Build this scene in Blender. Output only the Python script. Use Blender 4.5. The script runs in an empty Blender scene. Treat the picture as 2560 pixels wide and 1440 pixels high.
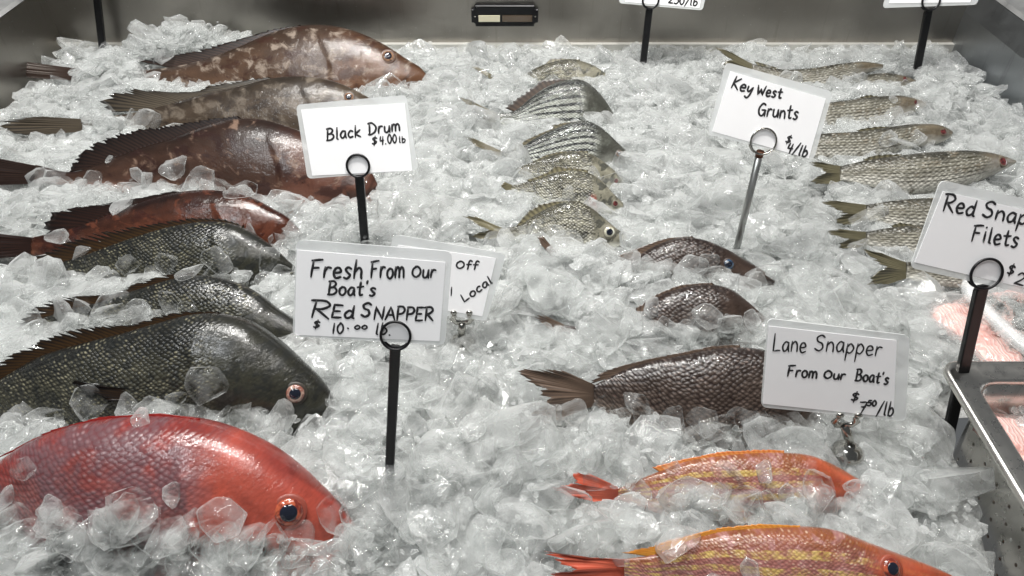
import bpy, bmesh, math, random
import numpy as np
from mathutils import Vector, Matrix, noise
from mathutils.bvhtree import BVHTree
R = math.radians
random.seed(7); rng = np.random.default_rng(11)
S = bpy.context.scene; COL = S.collection

# ------------------------------------------------------------------ camera
PITCH, FPX, CH = R(41), 1850.0, 0.65
cam_d = bpy.data.cameras.new('camera'); cam = bpy.data.objects.new('camera', cam_d); COL.objects.link(cam)
cam.location = (0, 0, CH); cam.rotation_euler = (R(90) - PITCH, 0, 0)
cam_d.sensor_width = 36; cam_d.lens = FPX / 2560 * 36; cam_d.clip_start = .02; cam_d.clip_end = 50
S.camera = cam
# ------------------------------------------------------------------ world and lamps
W = bpy.data.worlds.new('World'); S.world = W; W.use_nodes = True
W.node_tree.nodes['Background'].inputs[0].default_value = (.88, .92, .95, 1)
W.node_tree.nodes['Background'].inputs[1].default_value = .12
def area(name, loc, target, sx, sy, power, col=(1, 1, 1)):
    d = bpy.data.lights.new(name, 'AREA'); d.shape = 'RECTANGLE'; d.size = sx; d.size_y = sy; d.energy = power; d.color = col
    o = bpy.data.objects.new(name, d); COL.objects.link(o); o.location = loc
    o.rotation_euler = (Vector(target) - Vector(loc)).to_track_quat('-Z', 'Y').to_euler()
area('ceiling_tube_lamp', (-.35, 1.25, 1.9), (-.1, .9, 0), 1.3, .10, 54, (1, .985, .95))
area('ceiling_tube_lamp', (.55, .35, 2.2), (.1, .8, 0), 1.3, .10, 15, (1, .97, .93))
area('ceiling_tube_lamp', (-.8, .1, 1.9), (-.2, .7, 0), .9, .10, 13, (.95, .98, 1))
area('sparkle_lamp', (.1, 1.0, 2.0), (.0, .9, 0), .05, .05, 30, (1, .98, .95))  # small strong lamp added for sparkle on the ice
S.view_settings.view_transform = 'Standard'; S.view_settings.look = 'None'; S.view_settings.exposure = 0.08; S.view_settings.gamma = 1
S.render.engine = 'CYCLES'
S.cycles.use_denoising = True
S.cycles.max_bounces = 12; S.cycles.transmission_bounces = 9; S.cycles.transparent_max_bounces = 14
S.cycles.glossy_bounces = 4; S.cycles.diffuse_bounces = 4; S.cycles.use_adaptive_sampling = True; S.cycles.adaptive_threshold = .025
S.cycles.blur_glossy = .8; S.cycles.sample_clamp_indirect = 6

# ------------------------------------------------------------------ picture <-> place
FW = Vector((0, math.cos(PITCH), -math.sin(PITCH))); UP = Vector((0, math.sin(PITCH), math.cos(PITCH))); C0 = Vector((0, 0, CH))
def ray(px, py):
    return Vector(((px - 1280) / FPX, 0, 0)) + UP * (-(py - 720) / FPX) + FW
def onplane(px, py, p0, n):
    d = ray(px, py); return C0 + d * ((Vector(p0) - C0).dot(n) / d.dot(n))
def G(px, py, z=0.0): return onplane(px, py, (0, 0, z), Vector((0, 0, 1)))
def proj(p):
    q = Vector(p) - C0; dep = q.dot(FW); return 1280 + FPX * q.x / dep, 720 - FPX * q.dot(UP) / dep, dep

# ------------------------------------------------------------------ naming helpers
def mesh_obj(name, verts, faces, mat, parent=None, smooth=True):
    me = bpy.data.meshes.new(name); me.from_pydata([tuple(v) for v in verts], [], faces)
    if smooth: me.polygons.foreach_set('use_smooth', [True] * len(me.polygons))
    if mat: me.materials.append(mat)
    me.update()
    o = bpy.data.objects.new(name, me); COL.objects.link(o)
    if parent: o.parent = parent
    return o
def bm_obj(name, bm, mat, parent=None, smooth=False):
    me = bpy.data.meshes.new(name); bmesh.ops.recalc_face_normals(bm, faces=bm.faces); bm.to_mesh(me); bm.free()
    if smooth: me.polygons.foreach_set('use_smooth', [True] * len(me.polygons))
    me.materials.append(mat); o = bpy.data.objects.new(name, me); COL.objects.link(o)
    if parent: o.parent = parent
    return o
def tag(o, label=None, cat=None, group=None, kind=None):
    if label: o['label'] = label
    if cat: o['category'] = cat
    if group: o['group'] = group
    if kind: o['kind'] = kind
    return o
def thing(name, loc, label, cat, group=None):
    o = bpy.data.objects.new(name, None); COL.objects.link(o); o.location = loc; o.empty_display_size = .02
    return tag(o, label, cat, group)
def sub(verts, loc): return [Vector(v) - Vector(loc) for v in verts]

# ------------------------------------------------------------------ materials
class NT:
    def __init__(s, name):
        s.m = bpy.data.materials.new(name); s.m.use_nodes = True; s.t = s.m.node_tree; s.n = s.t.nodes; s.l = s.t.links
        s.p = s.n['Principled BSDF']; s.out = s.n['Material Output']
    def new(s, typ, **kw):
        n = s.n.new(typ)
        for k, v in kw.items(): setattr(n, k, v)
        return n
    def put(s, sock, v):
        if isinstance(v, bpy.types.NodeSocket): s.l.new(v, sock)
        elif v is not None:
            if sock.type == 'RGBA' and len(v) == 3: v = (*v, 1)
            sock.default_value = v
    def math(s, op, a, b=None, c=None, clamp=False):
        n = s.new('ShaderNodeMath', operation=op, use_clamp=clamp)
        for i, v in enumerate((a, b, c)):
            if v is not None: s.put(n.inputs[i], v)
        return n.outputs[0]
    def mix(s, f, a, b, mode='MIX'):
        n = s.new('ShaderNodeMix', data_type='RGBA', blend_type=mode)
        s.put(n.inputs[0], f); s.put(n.inputs[6], a); s.put(n.inputs[7], b); return n.outputs[2]
    def ramp(s, v, a, b, lo=0., hi=1.):
        n = s.new('ShaderNodeMapRange', interpolation_type='SMOOTHSTEP')
        for i, x in enumerate((v, a, b, lo, hi)): s.put(n.inputs[i], x)
        return n.outputs[0]
    def noise(s, vec, scale, detail=3, rough=.55, dist=0):
        n = s.new('ShaderNodeTexNoise'); s.put(n.inputs['Vector'], vec); n.inputs['Scale'].default_value = scale
        n.inputs['Detail'].default_value = detail; n.inputs['Roughness'].default_value = rough; n.inputs['Distortion'].default_value = dist
        return n.outputs[0]
    def bump(s, h, strength, dist=.001, normal=None):
        n = s.new('ShaderNodeBump'); n.inputs['Strength'].default_value = strength; n.inputs['Distance'].default_value = dist
        s.put(n.inputs['Height'], h)
        if normal: s.l.new(normal, n.inputs['Normal'])
        return n.outputs[0]
    def co(s, which='Object'): return s.new('ShaderNodeTexCoord').outputs[which]
    def mapping(s, vec, scale=(1, 1, 1), rot=(0, 0, 0)):
        n = s.new('ShaderNodeMapping'); s.l.new(vec, n.inputs[0]); n.inputs['Scale'].default_value = scale; n.inputs['Rotation'].default_value = rot
        return n.outputs[0]
    def set(s, **kw):
        for k, v in kw.items(): s.put(s.p.inputs[k.replace('_', ' ')], v)
        return s.m
def plain(name, col, rough=.5, metal=0., **kw):
    t = NT(name); return t.set(Base_Color=col, Roughness=rough, Metallic=metal, **kw)

def ice_material(name, clear, glass=.68):
    """wet ice: partly clear, partly milky, smooth melted surface with white cracks and air bubbles"""
    t = NT(name); c = t.new('ShaderNodeNewGeometry').outputs['Position']
    n1 = t.noise(c, 38, 3); n2 = t.noise(c, 330, 3, .6); n3 = t.noise(c, 95, 2, .5)
    veins = t.ramp(t.noise(c, 110, 4, .65, 2.0), .54, .68)
    t.set(Base_Color=(.875, .888, .882), IOR=1.31, Transmission_Weight=glass, Roughness=t.ramp(n3, .42, .62, .03, .16), Specular_IOR_Level=.9,
          Coat_Weight=.6, Coat_Roughness=.03, Coat_IOR=1.45, Normal=t.bump(n2, .06, .0008, t.bump(n3, .38, .0035)))
    tl = t.new('ShaderNodeBsdfTranslucent'); tl.inputs[0].default_value = (.78, .79, .785, 1)
    m0 = t.new('ShaderNodeMixShader'); m0.inputs[0].default_value = .26
    t.l.new(t.p.outputs[0], m0.inputs[1]); t.l.new(tl.outputs[0], m0.inputs[2])
    tr = t.new('ShaderNodeBsdfTransparent'); tr.inputs[0].default_value = (.989, .992, .990, 1)
    mx = t.new('ShaderNodeMixShader')
    lw = t.new('ShaderNodeLayerWeight'); lw.inputs[0].default_value = .5
    f = t.math('ADD', t.math('MULTIPLY', veins, .14), t.math('MULTIPLY', t.math('POWER', lw.outputs['Facing'], 2.2), 1.1))
    f = t.math('ADD', f, t.ramp(n1, .38, .62, 1 - clear - .16, 1 - clear + .16), clamp=True)
    t.l.new(f, mx.inputs[0]); t.l.new(tr.outputs[0], mx.inputs[1]); t.l.new(m0.outputs[0], mx.inputs[2]); t.l.new(mx.outputs[0], t.out.inputs[0])
    return t.m
M_ICE = ice_material('ice_chip', .70)
M_CLEAR = ice_material('clear_ice', .89, .75)
def bed_material():  # grey kept dark to paint depth into the gaps between chips
    t = NT('shaded_packed_ice'); c = t.new('ShaderNodeNewGeometry').outputs['Position']
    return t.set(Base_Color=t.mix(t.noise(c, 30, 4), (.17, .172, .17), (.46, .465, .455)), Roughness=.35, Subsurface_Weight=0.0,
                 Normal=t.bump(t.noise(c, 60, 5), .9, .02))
M_BED = bed_material()
def steel_material(name, col, rough, stretch):
    t = NT(name); c = t.co('Object'); b = t.noise(t.mapping(c, stretch), 60, 4); s2 = t.noise(c, 5, 4, .6); s3 = t.noise(c, 40, 3)
    dr = t.ramp(t.noise(t.mapping(c, (9, 9, .7)), 9, 4, .65), .56, .72)
    sp = t.ramp(t.noise(c, 150, 3, .7), .66, .74)
    col_ = t.mix(t.math('MULTIPLY', dr, .35), t.mix(s2, [x * .62 for x in col], [x * 1.08 for x in col]), [x * .5 for x in col])
    col_ = t.mix(t.math('MULTIPLY', sp, .5), col_, (.75, .75, .72))
    return t.set(Base_Color=col_, Metallic=1., Roughness=t.math('ADD', t.math('MULTIPLY', b, .18), t.math('ADD', rough - .1, t.math('MULTIPLY', s3, .1))),
                 Normal=t.bump(b, .12, .0006))
M_STEEL = steel_material('brushed_steel', (.36, .34, .31), .30, (.6, .6, 12))
M_STEELD = steel_material('dull_steel_side', (.42, .44, .46), .34, (.6, .6, 12))
M_FLANGE = steel_material('lit_satin_steel_flange', (.74, .74, .73), .48, (1, 1, 1))  # steel lightened so the flanges seem to reflect a lamp
M_PAN = steel_material('pan_steel', (.78, .76, .72), .26, (3, 3, 3))
M_CHROME = plain('chrome', (.42, .41, .38), .14, 1.)
M_BLACK = plain('black_plastic', (.006, .006, .007), .32, Specular_IOR_Level=.3)
M_INK = plain('marker_ink', (.012, .012, .014), .6)
def paper_material():
    t = NT('white_paper'); c = t.co('Object')
    return t.set(Base_Color=t.mix(t.noise(c, 25, 3), (.86, .86, .87), (.91, .91, .92)), Roughness=.6, Coat_Weight=.25, Coat_Roughness=.15)
M_PAPER = paper_material()
def sleeve_material():
    t = NT('laminate_sleeve'); c = t.co('Object')
    t.set(Base_Color=(.78, .80, .80), Roughness=.12, Specular_IOR_Level=.6, Normal=t.bump(t.noise(c, 30, 2), .3, .003))
    tr = t.new('ShaderNodeBsdfTransparent'); mx = t.new('ShaderNodeMixShader'); mx.inputs[0].default_value = .52
    t.l.new(tr.outputs[0], mx.inputs[1]); t.l.new(t.p.outputs[0], mx.inputs[2]); t.l.new(mx.outputs[0], t.out.inputs[0]); return t.m
M_SLEEVE = sleeve_material()

def fish_material(name, motmask=False, broken=0, sc=.0, dark=(.05, .04, .04), light=(.5, .5, .5), rim=.55, glint=.0, mot=None, mots=14, mlo=.52, mhi=.62, mot2=None,
                  stripes=None, rough=.27, bumpk=.5, lm=1.0):
    """colour comes from the vertex colours (the fish's own markings) + scales, spots and stripes"""
    t = NT(name); at = t.new('ShaderNodeVertexColor', layer_name='Col'); col = at.outputs[0]; mask = at.outputs[1]
    uv = t.new('ShaderNodeUVMap', uv_map='metric').outputs[0]; fr = t.new('ShaderNodeUVMap', uv_map='frac').outputs[0]
    if mot:
        mf = t.math('MULTIPLY', t.ramp(t.noise(uv, mots, 5, .62, .4), mlo, mhi), .8)
        if motmask: mf = t.math('MULTIPLY', mf, mask)
        col = t.mix(mf, col, mot)
    if mot2:
        n = t.new('ShaderNodeVectorMath', operation='ADD'); t.l.new(uv, n.inputs[0]); n.inputs[1].default_value = (3.1, 7.7, 0)
        col = t.mix(t.math('MULTIPLY', t.ramp(t.noise(n.outputs[0], mots * .7, 5, .6, .5), .5, .62), .75), col, mot2)
    h = None
    sep = t.new('ShaderNodeSeparateXYZ'); t.l.new(fr, sep.inputs[0])
    wob = t.noise(uv, 18, 3)
    if stripes:
        n, sc_, w, strength, vmin, vmax, freq = stripes
        sv = t.math('ADD', sep.outputs[1], t.math('MULTIPLY', t.math('SUBTRACT', wob, .5), .03))
        wv = t.math('SINE', t.math('MULTIPLY', sv, n * 2 * math.pi))
        if freq:
            sp = t.new('ShaderNodeSeparateXYZ'); t.l.new(uv, sp.inputs[0])
            wv = t.math('ADD', wv, t.math('MULTIPLY', t.math('SINE', t.math('MULTIPLY', sp.outputs[0], freq)), .16))
        g = t.math('MULTIPLY', t.ramp(wv, w, w + .35), strength)
        g = t.math('MULTIPLY', g, mask)
        if broken: g = t.math('MULTIPLY', g, t.ramp(t.noise(uv, broken, 4, .7), .36, .62))
        g = t.math('MULTIPLY', g, t.math('MULTIPLY', t.ramp(sep.outputs[1], vmin, vmin + .08), t.ramp(sep.outputs[1], vmax, vmax - .08)))
        col = t.mix(g, col, sc_)
    fine = t.noise(uv, 260, 4, .65)
    nrm = t.bump(fine, .35, .0008)
    col = t.mix(t.ramp(fine, .35, .7, 0, .35), col, t.mix(.5, col, (.01, .008, .008)))
    if sc:
        v = t.new('ShaderNodeTexVoronoi', feature='F1', voronoi_dimensions='2D'); v.inputs['Randomness'].default_value = .42
        wn = t.new('ShaderNodeTexNoise'); wn.inputs['Scale'].default_value = 22; wn.inputs['Detail'].default_value = 2; t.l.new(uv, wn.inputs['Vector'])
        wv_ = t.new('ShaderNodeVectorMath', operation='MULTIPLY_ADD'); t.l.new(wn.outputs['Color'], wv_.inputs[0]); wv_.inputs[1].default_value = (.014, .014, 0); t.l.new(t.mapping(uv, (1, 1.3, 1), (0, 0, R(45))), wv_.inputs[2])
        t.l.new(wv_.outputs[0], v.inputs['Vector']); v.inputs['Scale'].default_value = 1 / sc
        d = v.outputs['Distance']; cellv = t.new('ShaderNodeSeparateColor'); t.l.new(v.outputs['Color'], cellv.inputs[0])
        edge = t.ramp(d, .34, .62)
        col = t.mix(t.math('MULTIPLY', t.math('MULTIPLY', edge, t.ramp(t.noise(uv, 16, 3), .35, .6, rim * .5, rim)), mask), col, dark)
        cen = t.math('MULTIPLY', t.math('MULTIPLY', t.ramp(d, .42, .1), t.ramp(cellv.outputs[0], .25, 1.)), t.ramp(t.noise(uv, 20, 4, .6), .38, .62, .15, 1.3))
        col = t.mix(t.math('MULTIPLY', t.math('MULTIPLY', cen, glint), mask), col, light)  # glints on single scales painted into the colour
        # every scale is a small tilted plate
        sh = t.math('MULTIPLY', t.math('SUBTRACT', .7, d), mask)
        nrm = t.bump(sh, bumpk, .0022, nrm)
    nrm = t.bump(t.noise(uv, 30, 3), .25, .004, nrm)
    return t.set(Base_Color=col, Roughness=t.math('ADD', rough - .08, t.math('MULTIPLY', t.noise(uv, 60, 2), .2)), Specular_IOR_Level=.28, Coat_Weight=.35, Coat_Roughness=.05, Coat_Normal=t.bump(t.noise(uv, 90, 3, .6), .55, .003), Normal=nrm,
                 Subsurface_Weight=0.0)
M_FIN = None
def fin_material():
    t = NT('fin_skin'); at = t.new('ShaderNodeVertexColor', layer_name='Col')
    t.set(Base_Color=at.outputs[0], Roughness=.3, Specular_IOR_Level=.5, Coat_Weight=.3, Coat_Roughness=.15)
    tl = t.new('ShaderNodeBsdfTranslucent'); t.l.new(at.outputs[0], tl.inputs[0]); mx = t.new('ShaderNodeMixShader'); mx.inputs[0].default_value = .35
    t.l.new(t.p.outputs[0], mx.inputs[1]); t.l.new(tl.outputs[0], mx.inputs[2]); t.l.new(mx.outputs[0], t.out.inputs[0]); return t.m
M_FIN = fin_material()
M_PUPIL = plain('pupil', (.006, .008, .016), .06, Coat_Weight=1., Coat_Roughness=.03)
def iris(name, c1, c2):
    t = NT(name); c = t.co('Object'); return t.set(Base_Color=t.mix(t.ramp(t.noise(c, 180, 3), .4, .6), c1, c2), Roughness=.12, Coat_Weight=1., Coat_Roughness=.04)
IRIS = dict(red=iris('iris_orange_red', (.34, .075, .035), (.12, .018, .012)), pale=iris('iris_pale_pink', (.30, .20, .16), (.16, .05, .035)),
            silver=iris('iris_silver', (.6, .6, .5), (.35, .33, .25)), blue=iris('iris_blue', (.03, .07, .13), (.015, .02, .03)),
            brown=iris('iris_brown', (.22, .13, .08), (.1, .05, .03)), gut=iris('raw_mouth', (.11, .022, .022), (.035, .01, .010)))
MATS = dict(
    grouper1=fish_material('mottled_brown_skin', mot=(.26, .21, .17), mots=40, mlo=.50, mhi=.68, mot2=(.028, .010, .006), rough=.32),
    grouper2=fish_material('olive_brown_skin', mot=(.14, .115, .09), mots=40, mlo=.46, mhi=.70, mot2=(.016, .010, .007), rough=.34),
    grouper3=fish_material('maroon_brown_skin', mot=(.17, .11, .08), mots=36, mlo=.56, mhi=.68, mot2=(.018, .007, .006), rough=.3),
    grouper4=fish_material('red_brown_skin', mot=(.09, .028, .015), mots=36, mot2=(.02, .006, .005), rough=.24),
    drum=fish_material('dark_scaled_skin', sc=.0056, dark=(.005, .006, .006), light=(.22, .205, .14), rim=.8, glint=.6, mot=(.012, .013, .012), mots=60, mlo=.45, mhi=.6, bumpk=.6),
    red=fish_material('red_scaled_skin', motmask=True, sc=.0066, dark=(.09, .018, .020), light=(.38, .28, .29), rim=.6, glint=.25, mot=(.10, .060, .068), mots=26, mlo=.38, mhi=.56, bumpk=.35),
    snapper=fish_material('plum_brown_scaled_skin', sc=.0062, dark=(.010, .005, .005), light=(.22, .17, .15), rim=.8, glint=.45, bumpk=.6),
    lane=fish_material('pink_yellow_striped_skin', motmask=True, broken=75, sc=.0040, dark=(.16, .05, .05), light=(.66, .50, .38), rim=.4, glint=.4,
                       stripes=(6.5, (.50, .38, .10), -.2, .7, .1, .93, 260), mot=(.30, .15, .14), mots=60, mlo=.50, mhi=.62, bumpk=.3),
    grunt=fish_material('silver_dark_striped_skin', sc=.0050, dark=(.05, .052, .05), light=(.52, .56, .52), rim=.4, glint=.55,
                        stripes=(9, (.008, .009, .009), .15, 1., .04, 1.05, 420), bumpk=.8, mot=(.09, .095, .08), mots=40, mlo=.56, mhi=.66),
    grunt_spot=fish_material('blotched_silver_skin', sc=.0046, dark=(.045, .042, .03), light=(.66, .64, .50), rim=.6, glint=.5,
                        broken=80, stripes=(9, (.016, .016, .013), .35, .95, .06, .85, 900), bumpk=.8, mot=(.03, .032, .028), mots=60, mlo=.53, mhi=.60),
    mullet=fish_material('silver_lined_skin', sc=.0066, dark=(.08, .072, .055), light=(.60, .59, .53), rim=.45, glint=.5,
                         stripes=(10, (.026, .024, .018), .35, .7, .1, 1.0, 260), bumpk=.7, mot=(.17, .14, .10), mots=50, mlo=.55, mhi=.68))

# ------------------------------------------------------------------ the fish
SKIN = {}   # key -> (belly, flank, back, head, fin dark, fin light)
SKIN['grouper1'] = ((.17, .11, .075), (.060, .034, .021), (.024, .014, .009), (.082, .037, .018), (.006, .005, .005), (.06, .034, .024))
SKIN['grouper2'] = ((.09, .068, .045), (.042, .029, .019), (.022, .016, .011), (.050, .034, .021), (.008, .007, .007), (.12, .095, .065))
SKIN['grouper3'] = ((.17, .085, .06), (.036, .018, .012), (.012, .006, .004), (.070, .028, .018), (.004, .003, .003), (.035, .018, .013))
SKIN['grouper4'] = ((.10, .042, .026), (.055, .019, .011), (.010, .004, .003), (.058, .017, .009), (.004, .003, .003), (.03, .012, .008))
SKIN['drum'] = ((.075, .074, .056), (.038, .037, .026), (.009, .009, .008), (.022, .022, .016), (.004, .004, .005), (.060, .030, .009))
SKIN['red'] = ((.46, .22, .18), (.18, .065, .06), (.15, .022, .018), (.29, .052, .032), (.24, .012, .010), (.40, .035, .028))
SKIN['snapper'] = ((.12, .092, .074), (.050, .036, .029), (.018, .012, .010), (.040, .026, .020), (.05, .032, .026), (.20, .14, .10))
SKIN['lane'] = ((.52, .31, .27), (.26, .11, .10), (.17, .055, .02), (.33, .062, .030), (.50, .07, .035), (.66, .18, .11))
SKIN['grunt'] = ((.44, .45, .40), (.27, .28, .245), (.035, .036, .032), (.055, .055, .046), (.03, .028, .02), (.24, .21, .13))
SKIN['grunt_spot'] = ((.60, .60, .54), (.21, .20, .155), (.045, .042, .030), (.20, .19, .145), (.035, .03, .022), (.30, .27, .16))
SKIN['mullet'] = ((.60, .58, .52), (.20, .19, .155), (.022, .021, .016), (.11, .09, .062), (.030, .028, .018), (.20, .18, .11))

def lerp_poly(pts, x):
    pts = sorted(pts)
    return float(np.interp(x, [p[0] for p in pts], [p[1] for p in pts]))
def smooth_curve(pts, xs):
    """monotone-ish cubic through the points"""
    pts = sorted(pts); X = np.array([p[0] for p in pts], float); Y = np.array([p[1] for p in pts], float)
    d = np.diff(Y) / np.diff(X); m = np.zeros(len(X)); m[0] = d[0]; m[-1] = d[-1]
    for i in range(1, len(X) - 1):
        m[i] = (d[i - 1] * (X[i + 1] - X[i]) + d[i] * (X[i] - X[i - 1])) / (X[i + 1] - X[i - 1])
    out = []
    for x in xs:
        i = int(min(max(np.searchsorted(X, x) - 1, 0), len(X) - 2)); h = X[i + 1] - X[i]; t = min(max((x - X[i]) / h, 0), 1)
        out.append((2*t**3-3*t*t+1)*Y[i] + (t**3-2*t*t+t)*h*m[i] + (-2*t**3+3*t*t)*Y[i+1] + (t**3-t*t)*h*m[i+1])
    return np.array(out)
FISH_POLYS = []; BVHS = []; BANDS = []
def mixc(a, b, f): return [a[i] * (1 - f) + b[i] * f for i in range(3)]

def fin_mesh(name, base, outer, n, root, loc, nrm, skin, parent, lift=0., droop=.0, jag=.16, dark_tip=.5, rows=7, bow=0.):
    """base, outer: lists of 3-D points; n rays; ridged rays with a thinner web between them"""
    def samp(pts, f):
        d = [0]
        for a, b in zip(pts, pts[1:]): d.append(d[-1] + (b - a).length)
        t = f * d[-1]
        for i in range(len(pts) - 1):
            if t <= d[i + 1] + 1e-9: return pts[i].lerp(pts[i + 1], (t - d[i]) / max(d[i + 1] - d[i], 1e-9))
        return pts[-1].copy()
    cols = n * 2 + 1; V = []; C = []; rr = random.Random(len(name) + n + int(abs(base[0].x) * 1e5))
    for c in range(cols):
        f = c / (cols - 1); is_ray = c % 2 == 0
        a, b = samp(base, f), samp(outer, f)
        ln = (1 + rr.uniform(-.07, .07)) if is_ray else 1 - jag * rr.choice((.2, .6, 1., 1.4, 2.2))
        for r in range(rows):
            g = r / (rows - 1)
            p = a.lerp(b, g * ln) + nrm * (lift + droop * g * g + bow * math.sin(f * math.pi) * g + (.0006 if is_ray else -.0005) * (1 - .5 * g))
            V.append(p)
            cc = mixc(skin[5], skin[4], min(1, max(0, (.9 if is_ray else .0) * (1 - dark_tip * .4) + dark_tip * g ** 2 + rr.uniform(-.1, .1))))
            C.append((*cc, 1))
    F = [(c * rows + r, c * rows + r + 1, (c + 1) * rows + r + 1, (c + 1) * rows + r) for c in range(cols - 1) for r in range(rows - 1)]
    # back side, 0.8 mm behind
    k = len(V); V2 = [v - nrm * .0008 for v in V]; F2 = [tuple(i + k for i in reversed(q)) for q in F]
    rim = [c * rows + rows - 1 for c in range(cols)]
    F3 = [(rim[i], rim[i] + k, rim[i + 1] + k, rim[i + 1]) for i in range(cols - 1)]
    for e in (0, (cols - 1) * rows):
        F3 += [(e + r, e + r + k, e + r + 1 + k, e + r + 1) for r in range(rows - 1)]
    o = mesh_obj(name, sub(V + V2, loc), F + F2 + F3, M_FIN, parent)
    ca = o.data.color_attributes.new('Col', 'FLOAT_COLOR', 'POINT'); ca.data.foreach_set('color', np.array(C + C, float).ravel())
    return o

def make_fish(name, species, label, cat, top, bot, ice, anchor, lean=50, thick=.24, eye=None, tail=None, dorsal=None, pect=None, mouth=None,
              group=None, gill=.74, mat=None, z0=None, N=130, K=56, redfin=None, headlen=.30, eyekind='brown', side=1, gillred=False, bellyfade=None):
    skin = SKIN[species]
    dskin = skin[:4] + redfin if redfin else skin
    if z0 is None:
        hp = max(lerp_poly(bot, x) - lerp_poly(top, x) for x in np.linspace(top[0][0], top[-1][0], 12)); g0 = G(*anchor)
        z0 = -.55 * thick * hp / FPX * (g0 - C0).dot(FW) * .85
    A = G(anchor[0], anchor[1], z0); ln = R(lean)
    nrm = Vector((0, -math.sin(ln), math.cos(ln)))
    root = thing(name, (A.x, A.y, A.z), label, cat, group)
    pl = lambda p: onplane(p[0], p[1], A, nrm)
    xa, xb = top[0][0], top[-1][0]
    ts = np.linspace(0, 1, N); ts = ts * .75 + .25 * (1 - (1 - ts) ** 2)      # finer towards the snout
    xs = xa + (xb - xa) * ts
    ty = smooth_curve(top, xs); by = smooth_curve(bot, xs); by = np.maximum(by, ty + 1.5)
    T = [pl((x, y)) for x, y in zip(xs, ty)]; B = [pl((x, y)) for x, y in zip(xs, by)]
    hts = np.array([(t - b).length for t, b in zip(T, B)]); hmax = hts.max()
    wid = thick * hmax * (hts / hmax) ** .8
    # heads keep their bulk, tails slim down
    prof = np.interp(ts, [0, .15, .4, .8, .95, 1], [.38, .62, 1, 1.05, .9, .6]); wid = wid * prof
    arc = np.concatenate([[0], np.cumsum([(T[i + 1] + B[i + 1] - T[i] - B[i]).length / 2 for i in range(N - 1)])]); L = arc[-1]
    gx = xa + (xb - xa) * gill
    V = []; C = []; UVm = []; UVf = []
    ns = Vector((random.random() * 9, random.random() * 9, 3.3))
    for i in range(N):
        t = ts[i]; mid = (T[i] + B[i]) / 2; hv = (T[i] - B[i]) / 2
        for k in range(K):
            th = 2 * math.pi * k / K; cs, sn = math.cos(th), math.sin(th)
            s = .5 + .5 * cs
            w = wid[i] * math.copysign(abs(sn) ** .85, sn) * (1 + .18 * (s - .5))
            d = 0
            if sn > 0:
                # gill cover: a curved plate edge standing 2 mm proud
                ge = gill + .055 * math.cos((s - .45) * 3.4)- .055 + .0
                q = (t - ge) * L
                if .12 < s < .82: d += hmax * .013 * math.exp(-max(q, 0) * 45 / max(L, .1) * .35) * (1 if q > 0 else math.exp(q * q * -9e4))
                ge2 = gill + .09 - .04 * abs(s - .5)
                q2 = (t - ge2) * L
                if .15 < s < .75: d -= hmax * .008 * math.exp(-q2 * q2 * 1.2e5)
                if t > gill: d += .0012 * (noise.noise(Vector((t * 14, s * 7, 2)) + ns))
                if mouth is not None:
                    ms = mouth[0] + (1 - t) * mouth[2]
                    if t > mouth[1]: d -= hmax * .03 * math.exp(-((s - ms) * 16) ** 2)
                d += .0012 * noise.noise(Vector((t * 7, s * 4, 1)) + ns)
            p = mid + hv * cs + nrm * (w + d)
            V.append(p)
            nz = noise.noise(Vector((t * 9, s * 5, 0)) + ns) * .12 + noise.noise(Vector((t * 30, s * 14, 5)) + ns) * .06
            a = s + nz
            c = mixc(skin[0], skin[1], min(1, max(0, (a - .12) / .3)))
            b0, b1 = (.62, .26) if species in ('grunt', 'grunt_spot', 'mullet') else (.66, .28)
            c = mixc(c, skin[2], min(1, max(0, (a - b0) / b1)))
            hd = min(1, max(0, (t - gill + .03 + nz * .3) / .07))
            hc = mixc(mixc(skin[0], skin[3], min(1, max(0, (a - .05) / .35))), skin[2], min(.8, max(0, (a - .78) / .3)))
            c = mixc(c, hc, hd)
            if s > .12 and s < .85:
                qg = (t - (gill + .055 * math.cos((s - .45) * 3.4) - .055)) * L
                if -.004 < qg < .0015: c = mixc(c, [x * .35 for x in c], .4)  # crease along the gill cover edge darkened in the colour
            if mouth is not None and t > mouth[1]:
                ms = mouth[0] + (1 - t) * mouth[2]
                if abs(s - ms) < .045: c = mixc(c, (.012, .006, .006), .8)  # mouth slit darkened in the colour
            if gillred and abs(t - gill) < .03 and .15 < s < .5: c = mixc(c, (.35, .03, .02), .6)
            bl = 1 + .30 * noise.noise(Vector((t * 11, s * 6, 9)) + ns) + .22 * noise.noise(Vector((t * 34, s * 18, 4)) + ns)
            c = [min(.9, max(.002, x * bl)) for x in c]
            C.append((*c, (1 - hd * .92)))
            UVm.append((arc[i], s * hts[i] * 1.15)); UVf.append((t, s))
    F = [(i * K + k, i * K + (k + 1) % K, (i + 1) * K + (k + 1) % K, (i + 1) * K + k) for i in range(N - 1) for k in range(K)]
    V.append((T[0] + B[0]) / 2); V.append((T[-1] + B[-1]) / 2 + (T[-1] - T[-2]) * .15); C += [C[0], C[-1]]; UVm += [UVm[0], UVm[-1]]; UVf += [UVf[0], UVf[-1]]
    e0, e1 = len(V) - 2, len(V) - 1
    F += [(e0, (k + 1) % K, k) for k in range(K)] + [(e1, (N - 1) * K + k, (N - 1) * K + (k + 1) % K) for k in range(K)]
    body = mesh_obj('body', sub(V, root.location), F, MATS[mat or species], root)
    me = body.data
    ca = me.color_attributes.new('Col', 'FLOAT_COLOR', 'POINT'); ca.data.foreach_set('color', np.array(C, float).ravel())
    idx = np.zeros(len(me.loops), int); me.loops.foreach_get('vertex_index', idx)
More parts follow.
